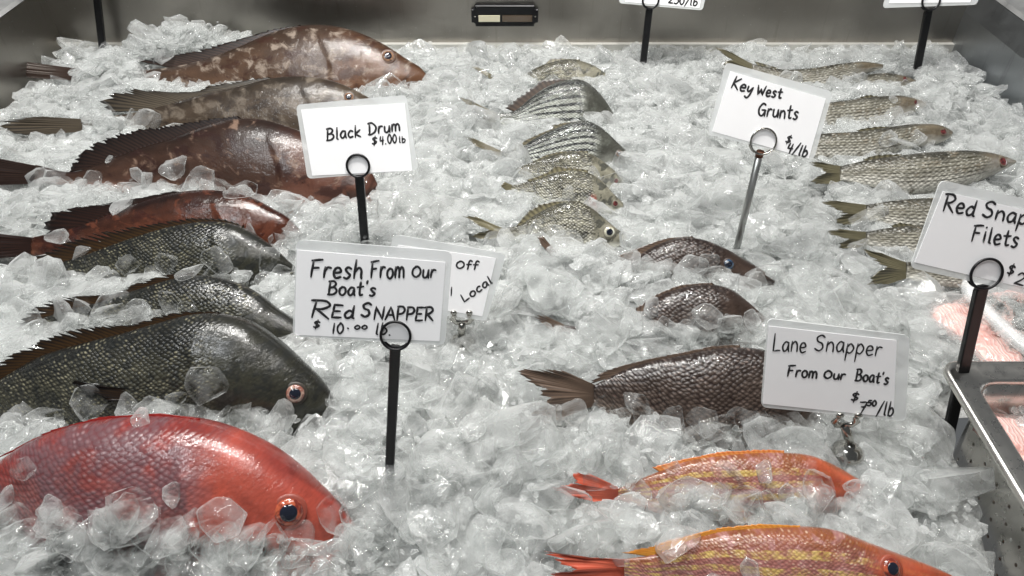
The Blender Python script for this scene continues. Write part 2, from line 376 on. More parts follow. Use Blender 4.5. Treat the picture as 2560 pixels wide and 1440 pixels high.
    for nm, arr in (('metric', UVm), ('frac', UVf)):
        uvl = me.uv_layers.new(name=nm); uvl.data.foreach_set('uv', np.array(arr, float)[idx].ravel())
    bv = BVHTree.FromPolygons(V, F); BVHS.append(bv)
    vx = [x for x, y in top if ice[0][0] < x < ice[-1][0]]; vx = [ice[0][0]] + vx + [ice[-1][0]]
    FISH_POLYS.append(([(x, lerp_poly(top, x)) for x in vx] + [(x, y) for x, y in reversed(ice)], A.copy(), nrm.copy()))
    if ice[0][0] - top[0][0] > 40:      # tail stalk that is under the ice
        xs_ = np.linspace(top[0][0] + 6, ice[0][0], 6); BANDS.append((top, bot, [(x, lerp_poly(top, x) - 4) for x in xs_], bv))
    BANDS.append((top, bot, ice, bv))
    # fins
    loc = root.location
    if tail:
        tp = [top[0]] + tail[0] + [bot[0]]; cx_ = sum(p[0] for p in tp) / len(tp); cy_ = sum(p[1] for p in tp) / len(tp)
        FISH_POLYS.append(([(min(cx_ + (x - cx_) * 1.15, top[0][0] - 5) if ice[0][0] - top[0][0] > 30 else cx_ + (x - cx_) * 1.15, cy_ + (y - cy_) * 1.5) for x, y in tp], A.copy(), nrm.copy()))
    if dorsal: FISH_POLYS.append(([(dorsal[0], lerp_poly(top, dorsal[0]) + 8)] + dorsal[2] + [(dorsal[1], lerp_poly(top, dorsal[1]) + 8)], A.copy(), nrm.copy()))
    if dorsal:
        x0, x1, outer, n = dorsal[:4]
        bx = x0 + (x1 - x0) * (.09 + .91 * np.linspace(0, 1, 24) ** .85); byy = smooth_curve(top, bx)
        base = [pl((x, y + 3)) for x, y in zip(bx, byy)]
        fin_mesh('dorsal_fin', base, [pl(p) for p in outer], n, root, loc, nrm, dskin, root, dark_tip=.6, jag=.26 if species == 'drum' else .11)
    if tail:
        outer, n = tail[:2]
        base = [T[1].lerp(B[1], f) for f in (.04, .5, .96)]
        fin_mesh('tail_fin', base, [pl(p) for p in outer], n, root, loc, nrm, skin, root, droop=.006, jag=.1, dark_tip=.25, rows=9, bow=.004)
    if pect:
        (b0, b1), outer, n = pect
        w = wid[int(np.argmin(abs(xs - b0[0])))] * .95
        fin_mesh('pectoral_fin', [pl(b0) + nrm * w, pl(b1) + nrm * w], [pl(p) + nrm * (w + .003) for p in outer], n, root, loc, nrm,
                 (skin[:4] + ((skin[4]), mixc(skin[4], skin[5], .5))) if True else skin, root, jag=.1, rows=6)
    if eye:
        ex, ey, er = eye
        d = ray(ex, ey).normalized(); hit = bv.ray_cast(C0, d)
        if hit[0]:
            p, hn = hit[0], hit[1]
            if hn.dot(d) > 0: hn = -hn
            hn = (hn * .6 + nrm * .4).normalized()
            rad = er / FPX * (p - C0).dot(FW) * (.72 if eyekind == 'gut' else 1)
            def cap(nm, r, h, m, par, off, bulge=2.):
                VV = []; FF = []; q = hn.to_track_quat('Z', 'Y').to_matrix(); nr, nk = 7, 24
                for a in range(nr):
                    g = a / (nr - 1); rr_ = r * math.sin(g * math.pi / 2); zz = h * math.cos(g * math.pi / 2)
                    for k in range(nk):
                        th = 2 * math.pi * k / nk
                        VV.append(p + q @ Vector((rr_ * math.cos(th), rr_ * math.sin(th), zz + off)))
                FF = [(a * nk + k, a * nk + (k + 1) % nk, (a + 1) * nk + (k + 1) % nk, (a + 1) * nk + k) for a in range(nr - 1) for k in range(nk)]
                # skirt into the head
                s0 = (nr - 1) * nk
                for k in range(nk): VV.append(VV[s0 + k] - hn * r * .6)
                FF += [(s0 + k, s0 + (k + 1) % nk, s0 + nk + (k + 1) % nk, s0 + nk + k) for k in range(nk)]
                return mesh_obj(nm, sub(VV, loc), FF, m, par)
            lid = cap('eye_ring', rad * 1.28, rad * .14, body.data.materials[0] if False else EYERING[species], root, 0)
            ball = cap('eye', rad, rad * (.34 if eyekind != 'gut' else .12), IRIS[eyekind], root, rad * .05)
            if eyekind != 'gut': cap('pupil', rad * .70, rad * .24, M_PUPIL, ball, rad * .20)
            else: ball.name = 'raw_mouth'; ball.data.name = 'raw_mouth'; lid.name = 'lip'
    return root
EYERING = {k: plain('eye_ring_' + k, mixc(v[3], (.03, .015, .012), .35), .45, Coat_Weight=.1) for k, v in SKIN.items()}

GB = 'brown groupers in a row at the upper left'
make_fish('grouper', 'grouper1', 'topmost mottled brown grouper with white blotches, its whole head and eye showing', 'fish',
    top=[(190,170),(330,176),(430,168),(520,148),(600,120),(680,86),(760,67),(830,67),(900,84),(960,112),(1020,150),(1060,178),(1074,198)],
    bot=[(190,203),(330,218),(430,240),(600,285),(800,310),(950,285),(1040,240),(1074,208)],
    ice=[(340,185),(460,200),(520,212),(700,218),(860,222),(1000,212),(1070,200)], anchor=(700,222), lean=48, eye=(970,141,15), eyekind='brown',
    dorsal=(400,760,[(338,152),(372,144),(450,135),(520,119),(600,97),(680,73),(750,62)],26),
    tail=([(40,153),(5,162),(20,176),(75,196)],14), mouth=(.30,.93,.6), group=GB, thick=.22)
make_fish('grouper', 'grouper2', 'olive brown grouper, second from the top, with a fanned pale fin near its tail', 'fish',
    top=[(215,298),(345,280),(420,262),(500,240),(600,218),(680,198),(760,193),(830,203),(900,232),(950,262),(1000,300)],
    bot=[(215,328),(345,345),(600,390),(800,392),(950,345),(1000,308)],
    ice=[(345,330),(420,335),(600,330),(760,330),(1000,300)], anchor=(600,335), lean=48, eye=(872,243,12),
    dorsal=(345,690,[(253,282),(256,250),(290,230),(345,222),(430,231),(490,228),(520,214),(600,203),(670,192)],34),
    tail=([(90,292),(10,306),(0,320),(15,336),(80,340)],14), mouth=(.3,.93,.6), group=GB, thick=.22)
make_fish('grouper', 'grouper3', 'dark maroon grouper, third from the top, pale belly, snout below the Black Drum card', 'fish',
    top=[(90,412),(180,430),(260,404),(350,372),(430,348),(520,316),(590,299),(660,301),(740,324),(820,362),(900,412),(935,440),(944,460)],
    bot=[(90,460),(180,464),(300,485),(500,540),(700,575),(860,555),(930,505),(944,472)],
    ice=[(120,460),(300,450),(420,432),(520,448),(640,475),(800,508),(900,505),(940,480)], anchor=(620,490), lean=48, eye=None,
    dorsal=(190,610,[(172,432),(180,400),(205,375),(250,350),(330,326),(430,312),(520,297),(595,290)],38),
    tail=([(-60,385),(-120,400),(-110,450),(-50,466)],14), mouth=(.3,.92,.6), group=GB, thick=.22)
make_fish('grouper', 'grouper4', 'glossy red brown grouper, lowest of the brown ones, lying behind the first dark drum', 'fish',
    top=[(80,594),(200,566),(300,525),(400,492),(480,477),(560,478),(620,490),(680,520),(730,552),(750,575)],
    bot=[(80,640),(200,650),(400,670),(600,670),(720,610),(752,584)],
    ice=[(80,640),(200,620),(300,590),(400,560),(560,560),(700,590),(745,580)], anchor=(500,610), lean=48,
    dorsal=(170,470,[(118,585),(112,560),(135,528),(190,517),(270,508),(350,494),(430,478)],24),
    tail=([(-40,580),(-90,600),(-80,640),(-20,648)],12), group=GB, thick=.24)
GD = 'dark scaled drums at the left'
make_fish('black_drum', 'drum', 'dark scaled drum, uppermost of three, fringed dorsal fin, ice over its head', 'fish',
    top=[(110,668),(200,642),(300,606),(380,580),(460,560),(540,554),(600,565),(660,600),(700,632),(738,668)],
    bot=[(110,692),(300,765),(500,790),(650,750),(738,680)],
    ice=[(140,692),(300,690),(420,672),(500,660),(600,668),(735,690)], anchor=(430,690), lean=50,
    dorsal=(120,610,[(84,668),(82,650),(110,628),(170,603),(240,581),(330,567),(400,556),(470,544),(560,546),(610,562)],34), group=GD, mouth=(.3,.93,.6))
make_fish('black_drum', 'drum', 'dark scaled drum, middle one of three, ice chips piled along its tail half', 'fish',
    top=[(75,806),(160,778),(260,752),(340,725),(420,700),(480,688),(560,697),(640,730),(700,775),(760,815),(814,860)],
    bot=[(75,825),(250,865),(450,905),(650,925),(780,900),(816,870)],
    ice=[(75,806),(160,780),(300,760),(400,760),(480,770),(520,790),(640,850),(814,862)], anchor=(520,850), lean=50,
    dorsal=(80,520,[(48,812),(60,785),(110,752),(180,741),(280,736),(330,712),(400,688),(480,681)],30), group=GD, mouth=(.3,.93,.6))
make_fish('black_drum', 'drum', 'largest dark scaled drum, lowest of three, pale eye and blunt head facing right', 'fish',
    top=[(-160,1010),(0,948),(100,892),(200,860),(300,835),(400,806),(480,786),(560,785),(640,810),(700,852),(760,905),(800,945),(828,985),(842,1022)],
    bot=[(-160,1090),(0,1110),(200,1160),(400,1185),(600,1160),(750,1105),(820,1062),(843,1035)],
    ice=[(-160,1040),(60,1040),(200,1040),(330,1012),(450,985),(560,1000),(650,1025),(760,1038),(842,1040)], anchor=(400,1045), lean=50,
    dorsal=(-60,560,[(-80,985),(-30,925),(0,902),(60,868),(150,829),(250,814),(330,811),(400,788),(450,778),(540,776)],44),
    pect=(((395,958),(388,985)),[(300,955),(228,934),(250,955),(320,985)],8), eye=(738,984,23), eyekind='pale', group=GD, mouth=(.26,.93,.6), gill=.70, N=170, K=72)
make_fish('red_snapper', 'red', 'big red snapper at the lower left with purple scales and a dark blue eye', 'fish',
    top=[(-160,1240),(0,1152),(60,1112),(150,1072),(250,1050),(400,1041),(500,1050),(600,1080),(700,1132),(760,1178),(810,1224),(850,1262),(888,1312)],
    bot=[(-160,1340),(0,1440),(150,1520),(400,1545),(700,1480),(850,1390),(890,1330)],
    ice=[(-160,1260),(0,1270),(100,1255),(200,1262),(330,1262),(480,1300),(600,1320),(760,1330),(888,1330)], anchor=(450,1345), lean=52,
    dorsal=(0,500,[(-30,1156),(20,1130),(120,1077),(250,1042),(400,1033),(500,1046)],22), eye=(722,1280,35), eyekind='red', mouth=(.25,.9,.7), gill=.66, N=170, K=72, thick=.25)
GG = 'small striped grunts in a column beside the price cards'
def grunt(label, sp, **k): return make_fish('grunt_fish', sp, label, 'fish', group=GG, lean=50, thick=.2, N=80, K=30, gill=.72, **k)
grunt('farthest small silver grunt, black dorsal fin, mostly sunk in ice', 'grunt_spot',
    top=[(1240,193),(1300,190),(1340,170),(1380,155),(1440,150),(1480,162),(1518,186)], bot=[(1240,206),(1310,220),(1400,245),(1480,232),(1520,196)],
    ice=[(1320,190),(1400,194),(1518,192)], anchor=(1420,202), dorsal=(1345,1450,[(1360,165),(1375,147),(1400,146),(1450,148)],8), tail=([(1195,170),(1176,168),(1205,188),(1225,198)],9))
grunt('deep bodied striped grunt, second from the back, reddish line under its dorsal fin', 'grunt',
    top=[(1240,284),(1290,275),(1330,242),(1370,216),(1420,200),(1460,203),(1490,225),(1515,255),(1536,288)], bot=[(1240,304),(1300,325),(1400,362),(1480,352),(1520,318),(1538,298)],
    ice=[(1240,300),(1300,292),(1400,296),(1536,294)], anchor=(1400,302), dorsal=(1270,1450,[(1262,270),(1300,240),(1345,208),(1356,198),(1400,197),(1450,200)],16), tail=([(1170,250),(1148,246),(1180,275),(1215,290),(1195,312),(1225,308)],14),
    redfin=((.02, .014, .012), (.10, .065, .045)))
grunt('blue silver striped grunt, third from the back, checkered rows of scales', 'grunt',
    top=[(1255,380),(1290,376),(1330,350),(1380,325),(1430,306),(1470,303),(1510,325),(1545,358),(1578,388)], bot=[(1255,394),(1300,425),(1420,450),(1520,435),(1580,398)],
    ice=[(1285,385),(1380,395),(1480,400),(1578,395)], anchor=(1420,410), eye=(1548,384,8), dorsal=(1280,1470,[(1275,378),(1310,352),(1345,335),(1385,320),(1378,312),(1410,306),(1470,301)],16), tail=([(1180,345),(1156,341),(1190,368),(1240,388)],9))
grunt('half hidden grunt squeezed between two others, fourth from the back', 'grunt_spot',
    top=[(1290,420),(1340,402),(1380,388),(1440,380),(1480,386),(1510,405),(1540,430),(1558,448)], bot=[(1290,430),(1380,490),(1500,495),(1560,462)],
    ice=[(1290,425),(1380,440),(1500,440),(1556,450)], anchor=(1430,462), eye=(1540,452,8), eyekind='gut', dorsal=(1320,1470,[(1325,408),(1360,388),(1400,378),(1470,377)],12))
grunt('spotted silver grunt with a torn red mouth, second nearest of the column', 'grunt_spot',
    top=[(1278,464),(1340,448),(1390,431),(1440,426),(1480,436),(1510,457),(1535,485),(1558,508)], bot=[(1278,474),(1350,520),(1450,545),(1530,535),(1560,518)],
    ice=[(1285,470),(1340,480),(1420,488),(1500,500),(1558,520)], anchor=(1430,508), eye=(1538,509,10), eyekind='gut', gillred=True, dorsal=(1310,1470,[(1315,450),(1370,430),(1388,413),(1420,418),(1470,424)],12), tail=([(1262,456),(1250,466),(1262,476)],5))
grunt('nearest silver grunt with a round open eye and pale yellow tail', 'grunt_spot',
    top=[(1255,572),(1300,562),(1340,535),(1390,511),(1430,502),(1480,520),(1510,545),(1540,570),(1570,592)], bot=[(1255,590),(1330,625),(1420,650),(1500,640),(1550,615),(1572,600)],
    ice=[(1255,580),(1330,568),(1400,590),(1480,605),(1540,612),(1570,605)], anchor=(1430,608), eye=(1523,580,14), eyekind='silver', dorsal=(1285,1450,[(1290,565),(1318,530),(1350,508),(1390,503),(1450,501)],14), tail=([(1185,540),(1158,541),(1190,563),(1225,577),(1195,582),(1172,594),(1215,600)],14))
GS = 'plum brown snappers right of the middle'
make_fish('gray_snapper', 'snapper', 'plum brown snapper, farthest of three, small blue eye, ice slabs along its flank', 'fish',
    top=[(1395,640),(1500,655),(1580,646),(1640,613),(1700,594),(1760,600),(1810,620),(1850,642),(1900,672),(1938,698)], bot=[(1395,655),(1500,690),(1600,740),(1750,775),(1850,760),(1900,735),(1940,708)],
    ice=[(1560,650),(1640,660),(1720,665),(1790,668),(1860,705),(1936,712)], anchor=(1720,690), eye=(1822,661,13), eyekind='blue', tail=([(1355,588),(1336,588),(1350,610),(1375,640)],8), group=GS,
    dorsal=(1560,1740,[(1540,640),(1600,618),(1660,596),(1730,590)],16), mouth=(.28,.9,.6))
make_fish('gray_snapper', 'snapper', 'reddish plum snapper in the middle of three, head buried, small tail lobe poking up', 'fish',
    top=[(1408,812),(1520,820),(1600,782),(1640,745),(1700,720),(1770,711),(1830,725),(1870,755),(1900,782),(1935,812)], bot=[(1408,828),(1600,875),(1750,900),(1850,880),(1935,825)],
    ice=[(1600,788),(1660,800),(1740,818),(1800,800),(1880,790),(1930,810)], anchor=(1740,838), tail=([(1350,782),(1334,790),(1350,806),(1385,830)],8), group=GS,
    dorsal=(1570,1790,[(1590,770),(1640,735),(1700,712),(1780,706)],16), mouth=(.28,.9,.6))
make_fish('gray_snapper', 'snapper', 'largest plum brown snapper with a wide forked tail, head behind the Lane Snapper card', 'fish',
    top=[(1484,964),(1510,950),(1560,925),(1640,900),(1700,889),(1780,872),(1850,868),(1920,876),(1990,902),(2050,950),(2090,1000)], bot=[(1484,1012),(1560,1060),(1700,1115),(1850,1125),(1980,1095),(2060,1040),(2092,1010)],
    ice=[(1400,1040),(1484,1012),(1560,1030),(1650,1035),(1750,1040),(1900,1040),(2085,1010)], anchor=(1760,1060), group=GS, tail=([(1400,922),(1280,922),(1330,958),(1368,1000),(1325,1030),(1300,1078),(1385,1050)],26),
    dorsal=(1500,1850,[(1470,962),(1500,932),(1560,912),(1640,893),(1700,882),(1780,865),(1850,861)],26), N=140, K=44, mouth=(.28,.9,.6), eye=(2000,950,16), eyekind='brown')
GLN = 'yellow striped snappers at the lower right'
make_fish('lane_snapper', 'lane', 'orange pink snapper with faint yellow stripes, the farther of two, head tucked into ice', 'fish',
    top=[(1545,1222),(1640,1182),(1720,1152),(1800,1140),(1880,1133),(1960,1132),(2040,1143),(2100,1170),(2140,1194),(2160,1206)], bot=[(1545,1248),(1700,1300),(1900,1325),(2050,1295),(2130,1250),(2162,1216)],
    ice=[(1545,1245),(1640,1205),(1760,1205),(1900,1225),(2050,1220),(2160,1218)], anchor=(1850,1240), group=GLN, tail=([(1470,1180),(1422,1176),(1440,1200),(1372,1212),(1400,1228),(1480,1250)],20),
    dorsal=(1620,1960,[(1630,1168),(1700,1150),(1800,1130),(1900,1124),(1960,1126)],26), redfin=((.62, .16, .04), (.85, .42, .12)), mouth=(.28,.92,.6))
make_fish('lane_snapper', 'lane', 'nearest yellow striped pink snapper with an orange head and round eye at the bottom edge', 'fish',
    top=[(1560,1398),(1640,1385),(1720,1352),(1800,1330),(1900,1321),(2000,1318),(2100,1330),(2180,1360),(2250,1386),(2330,1416),(2410,1452)], bot=[(1560,1445),(1800,1540),(2000,1580),(2200,1550),(2350,1500),(2412,1462)],
    ice=[(1500,1450),(1760,1470),(2400,1470)], anchor=(1950,1475), group=GLN, tail=([(1460,1392),(1355,1368),(1400,1400),(1440,1418),(1362,1424),(1400,1460),(1470,1470)],20), eye=(2228,1421,25), eyekind='red',
    dorsal=(1590,2000,[(1560,1382),(1610,1370),(1700,1345),(1800,1319),(1900,1310),(2000,1314)],30), redfin=((.62, .22, .03), (.85, .45, .08)), N=140, K=44, mouth=(.28,.92,.6), gill=.70)
GM = 'slim silver mullets at the right'
def mullet(label, **k): return make_fish('mullet', 'mullet', label, 'fish', group=GM, thick=.40, lean=k.pop('lean', 42), N=90, K=30, gill=.78, headlen=.2, **k)
mullet('farthest silver mullet, its tail raised behind the Key West Grunts card',
    top=[(1880,160),(1950,174),(2030,172),(2100,161),(2160,156),(2207,162)], bot=[(1880,182),(1960,220),(2050,222),(2130,196),(2208,170)],
    ice=[(1880,190),(2000,210),(2080,205),(2207,172)], anchor=(2030,212), tail=([(1820,130),(1784,121),(1815,150),(1800,176),(1850,184)],13), pect=(((2125,174),(2118,184)),[(2090,176),(2055,186),(2080,192)],5), dorsal=(1890,1945,[(1885,152),(1905,158),(1945,170)],5))
mullet('small reddish mullet head just breaking the ice in the back right corner',
    top=[(2050,222),(2100,205),(2160,190),(2220,185),(2288,200)], bot=[(2050,235),(2160,245),(2240,228),(2290,208)], ice=[(2150,200),(2220,205),(2288,204)], anchor=(2200,212), eye=(2262,197,8), eyekind='gut')
mullet('dark backed silver mullet right of the Key West Grunts card, head under ice',
    top=[(1900,292),(1980,275),(2060,260),(2150,249),(2200,243),(2260,243),(2314,256)], bot=[(1900,306),(2070,325),(2180,318),(2260,294),(2316,266)], ice=[(1900,300),(2070,305),(2160,295),(2240,275),(2314,265)], anchor=(2130,306), eye=(2290,256,8), eyekind='gut', dorsal=(2150,2200,[(2140,246),(2170,236),(2205,242)],5))
mullet('silver mullet with a pink raw snout, just below the card corner of Key West Grunts',
    top=[(1900,352),(1980,342),(2060,335),(2150,330),(2230,318),(2300,311),(2350,315),(2380,328)], bot=[(1900,376),(2060,398),(2180,396),(2300,368),(2365,350),(2382,338)], ice=[(1900,372),(2060,385),(2180,378),(2290,360),(2380,345)], anchor=(2150,388), eye=(2358,329,12), eyekind='gut', dorsal=(2150,2230,[(2140,326),(2180,316),(2232,316)],6))
mullet('fully exposed silver mullet with dark line rows, olive forked tail and red snout',
    top=[(2100,416),(2160,402),(2250,390),(2350,381),(2430,379),(2490,387),(2538,401)], bot=[(2100,450),(2180,468),(2260,484),(2380,474),(2450,452),(2510,424),(2540,408)], ice=[(2100,452),(2190,470),(2270,484),(2380,470),(2450,455),(2538,412)], anchor=(2300,480),
    tail=([(2050,408),(2008,408),(2045,428),(2060,436),(2035,446),(2018,462),(2070,464)],18), pect=(((2422,402),(2418,420)),[(2390,405),(2352,415),(2390,424)],6), eye=(2508,404,15), eyekind='gut', dorsal=(2150,2250,[(2158,396),(2200,386),(2255,385)],7))
mullet('silver mullet whose dark forked tail shows left of the Red Snapper Filets card, upper one',
    top=[(2165,512),(2250,500),(2320,496),(2400,496),(2500,510),(2600,545)], bot=[(2165,548),(2250,572),(2400,585),(2550,570),(2602,554)], ice=[(2165,548),(2250,560),(2400,560),(2600,555)], anchor=(2350,572), tail=([(2080,503),(2038,508),(2085,528),(2100,538),(2085,552),(2090,566),(2130,562)],16))
mullet('silver mullet whose dark forked tail shows left of the Red Snapper Filets card, middle one',
    top=[(2165,580),(2220,570),(2300,563),(2420,566),(2555,600)], bot=[(2165,612),(2250,632),(2420,640),(2556,610)], ice=[(2165,612),(2280,620),(2555,606)], anchor=(2330,634), tail=([(2090,574),(2048,582),(2090,596),(2110,604),(2090,612),(2098,624),(2140,622)],16), dorsal=(2230,2290,[(2225,563),(2250,556),(2290,562)],5))
mullet('silver mullet with the broadest olive tail, below the Red Snapper Filets card',
    top=[(2265,655),(2330,660),(2400,668),(2450,680),(2490,700)], bot=[(2265,696),(2330,712),(2400,720),(2450,716),(2492,708)], ice=[(2265,696),(2330,705),(2490,704)], anchor=(2340,716), tail=([(2200,635),(2146,624),(2180,655),(2200,672),(2175,690),(2156,717),(2215,712)],18))

# ------------------------------------------------------------------ the display case
BW = 1.545; XL, XR = -.965, .945
def box(bm, x0, x1, y0, y1, z0, z1):
    r = bmesh.ops.create_cube(bm, size=1); bmesh.ops.scale(bm, vec=(x1 - x0, y1 - y0, z1 - z0), verts=r['verts'])
    bmesh.ops.translate(bm, vec=((x0 + x1) / 2, (y0 + y1) / 2, (z0 + z1) / 2), verts=r['verts']); return r['verts']
def extrude_profile(prof, p0, p1, side, closed=True):
    """prof: list of (outward, z); runs from p0 to p1"""
    V = [Vector((p.x, p.y, 0)) + side * a + Vector((0, 0, b)) for p in (p0, p1) for a, b in prof]; n = len(prof)
    F = [(i, (i + 1) % n, n + (i + 1) % n, n + i) for i in range(n)]; F += [tuple(range(n))[::-1], tuple(range(n, 2 * n))]
    return V, F
case = thing('display_case', (0, BW, -.1), 'brushed stainless steel ice case holding all the fish, ice and signs', 'display case')
WT = .118
V, F = extrude_profile([(0, -.2), (0, WT), (.055, WT + .004), (.055, WT + .05), (.3, WT + .052), (.3, -.2)], Vector((XL - .02, BW, 0)), Vector((XR + .02, BW, 0)), Vector((0, 1, 0)))
mesh_obj('back_wall', sub(V, case.location), F, M_STEEL, case, False)
bm = bmesh.new(); box(bm, XL, XR, BW - .012, BW - .0005, -.19, .006)
for v in bm.verts: v.co -= case.location
bm_obj('wall_ledge', bm, plain('pale_steel', (.62, .61, .57), .45, .6), case)
V, F = extrude_profile([(0, -.2), (0, .072), (.012, WT), (.03, WT), (.05, -.2)], Vector((XR, -.1, 0)), Vector((XR, BW + .0, 0)), Vector((1, 0, 0)))
mesh_obj('side_wall', sub(V, case.location), F, M_STEELD, case, False)
V, F = extrude_profile([(0, -.2), (0, WT), (.03, WT), (.05, -.2)], Vector((XL, -.1, 0)), Vector((XL, BW + .0, 0)), Vector((-1, 0, 0)))
mesh_obj('side_wall', sub(V, case.location), F, M_STEEL, case, False)
for sx, X in ((1, XR + .0125), (-1, XL - .001)):
    V, F = extrude_profile([(0, WT + .001), (.004, WT + .008), (.06, WT + .014), (.13, WT + .018), (.13, WT + .001)], Vector((X, -.1, 0)), Vector((X, BW, 0)), Vector((sx, 0, 0)))
    mesh_obj('flange', sub(V, case.location), F, M_FLANGE, case, False)
# slot row along the top of the back wall, its inner shade painted as dark boxes
bm = bmesh.new(); y = BW - .0012
x = G(860, 2, 0).x * 0 - .37
while x < XR - .05:
    box(bm, x, x + .0075, y, y + .0009, WT - .0075, WT - .0030); x += .0125
for v in bm.verts: v.co -= case.location
bm_obj('vent_slots', bm, plain('slot_shade', (.01, .01, .01), .8), case)['kind'] = 'stuff'

def wallpt(px, py, yy=BW): return onplane(px, py, (0, yy, 0), Vector((0, -1, 0)))
c = wallpt(1262, 35); a = wallpt(1179, 35).x; b = wallpt(1345, 35).x; zt = wallpt(1262, 9).z; zb = wallpt(1262, 61).z
th = thing('thermometer', (c.x, BW, c.z), 'small black thermometer strip with cream and brown windows on the steel back wall', 'thermometer')
bm = bmesh.new(); vs = box(bm, a, b, BW - .012, BW - .001, zb, zt)
bmesh.ops.bevel(bm, geom=[e for e in bm.edges if abs(e.verts[0].co.y - e.verts[1].co.y) > .005], offset=.008, segments=3, affect='EDGES')
bmesh.ops.bevel(bm, geom=[e for e in bm.edges], offset=.0012, segments=1, affect='EDGES')
for v in bm.verts: v.co -= th.location
bm_obj('housing', bm, M_BLACK, th)
for x0, x1, m in ((1197, 1250, plain('cream_window', (.62, .58, .42), .25, Coat_Weight=1.)), (1256, 1330, plain('brown_window', (.075, .05, .03), .2, Coat_Weight=1.))):
    bm = bmesh.new(); box(bm, wallpt(x0, 40).x, wallpt(x1, 40).x, BW - .0145, BW - .0115, wallpt(1262, 48).z, wallpt(1262, 33).z)
    for v in bm.verts: v.co -= th.location
    bm_obj('window', bm, m, th)
for sx in (1188, 1338):
    bm = bmesh.new(); bmesh.ops.create_cone(bm, cap_ends=True, segments=12, radius1=.0022, radius2=.0018, depth=.002, matrix=Matrix.Translation(Vector((wallpt(sx, 30).x, BW - .0135, c.z)) - th.location) @ Matrix.Rotation(R(90), 4, 'X'))
    bm_obj('screw', bm, M_CHROME, th)

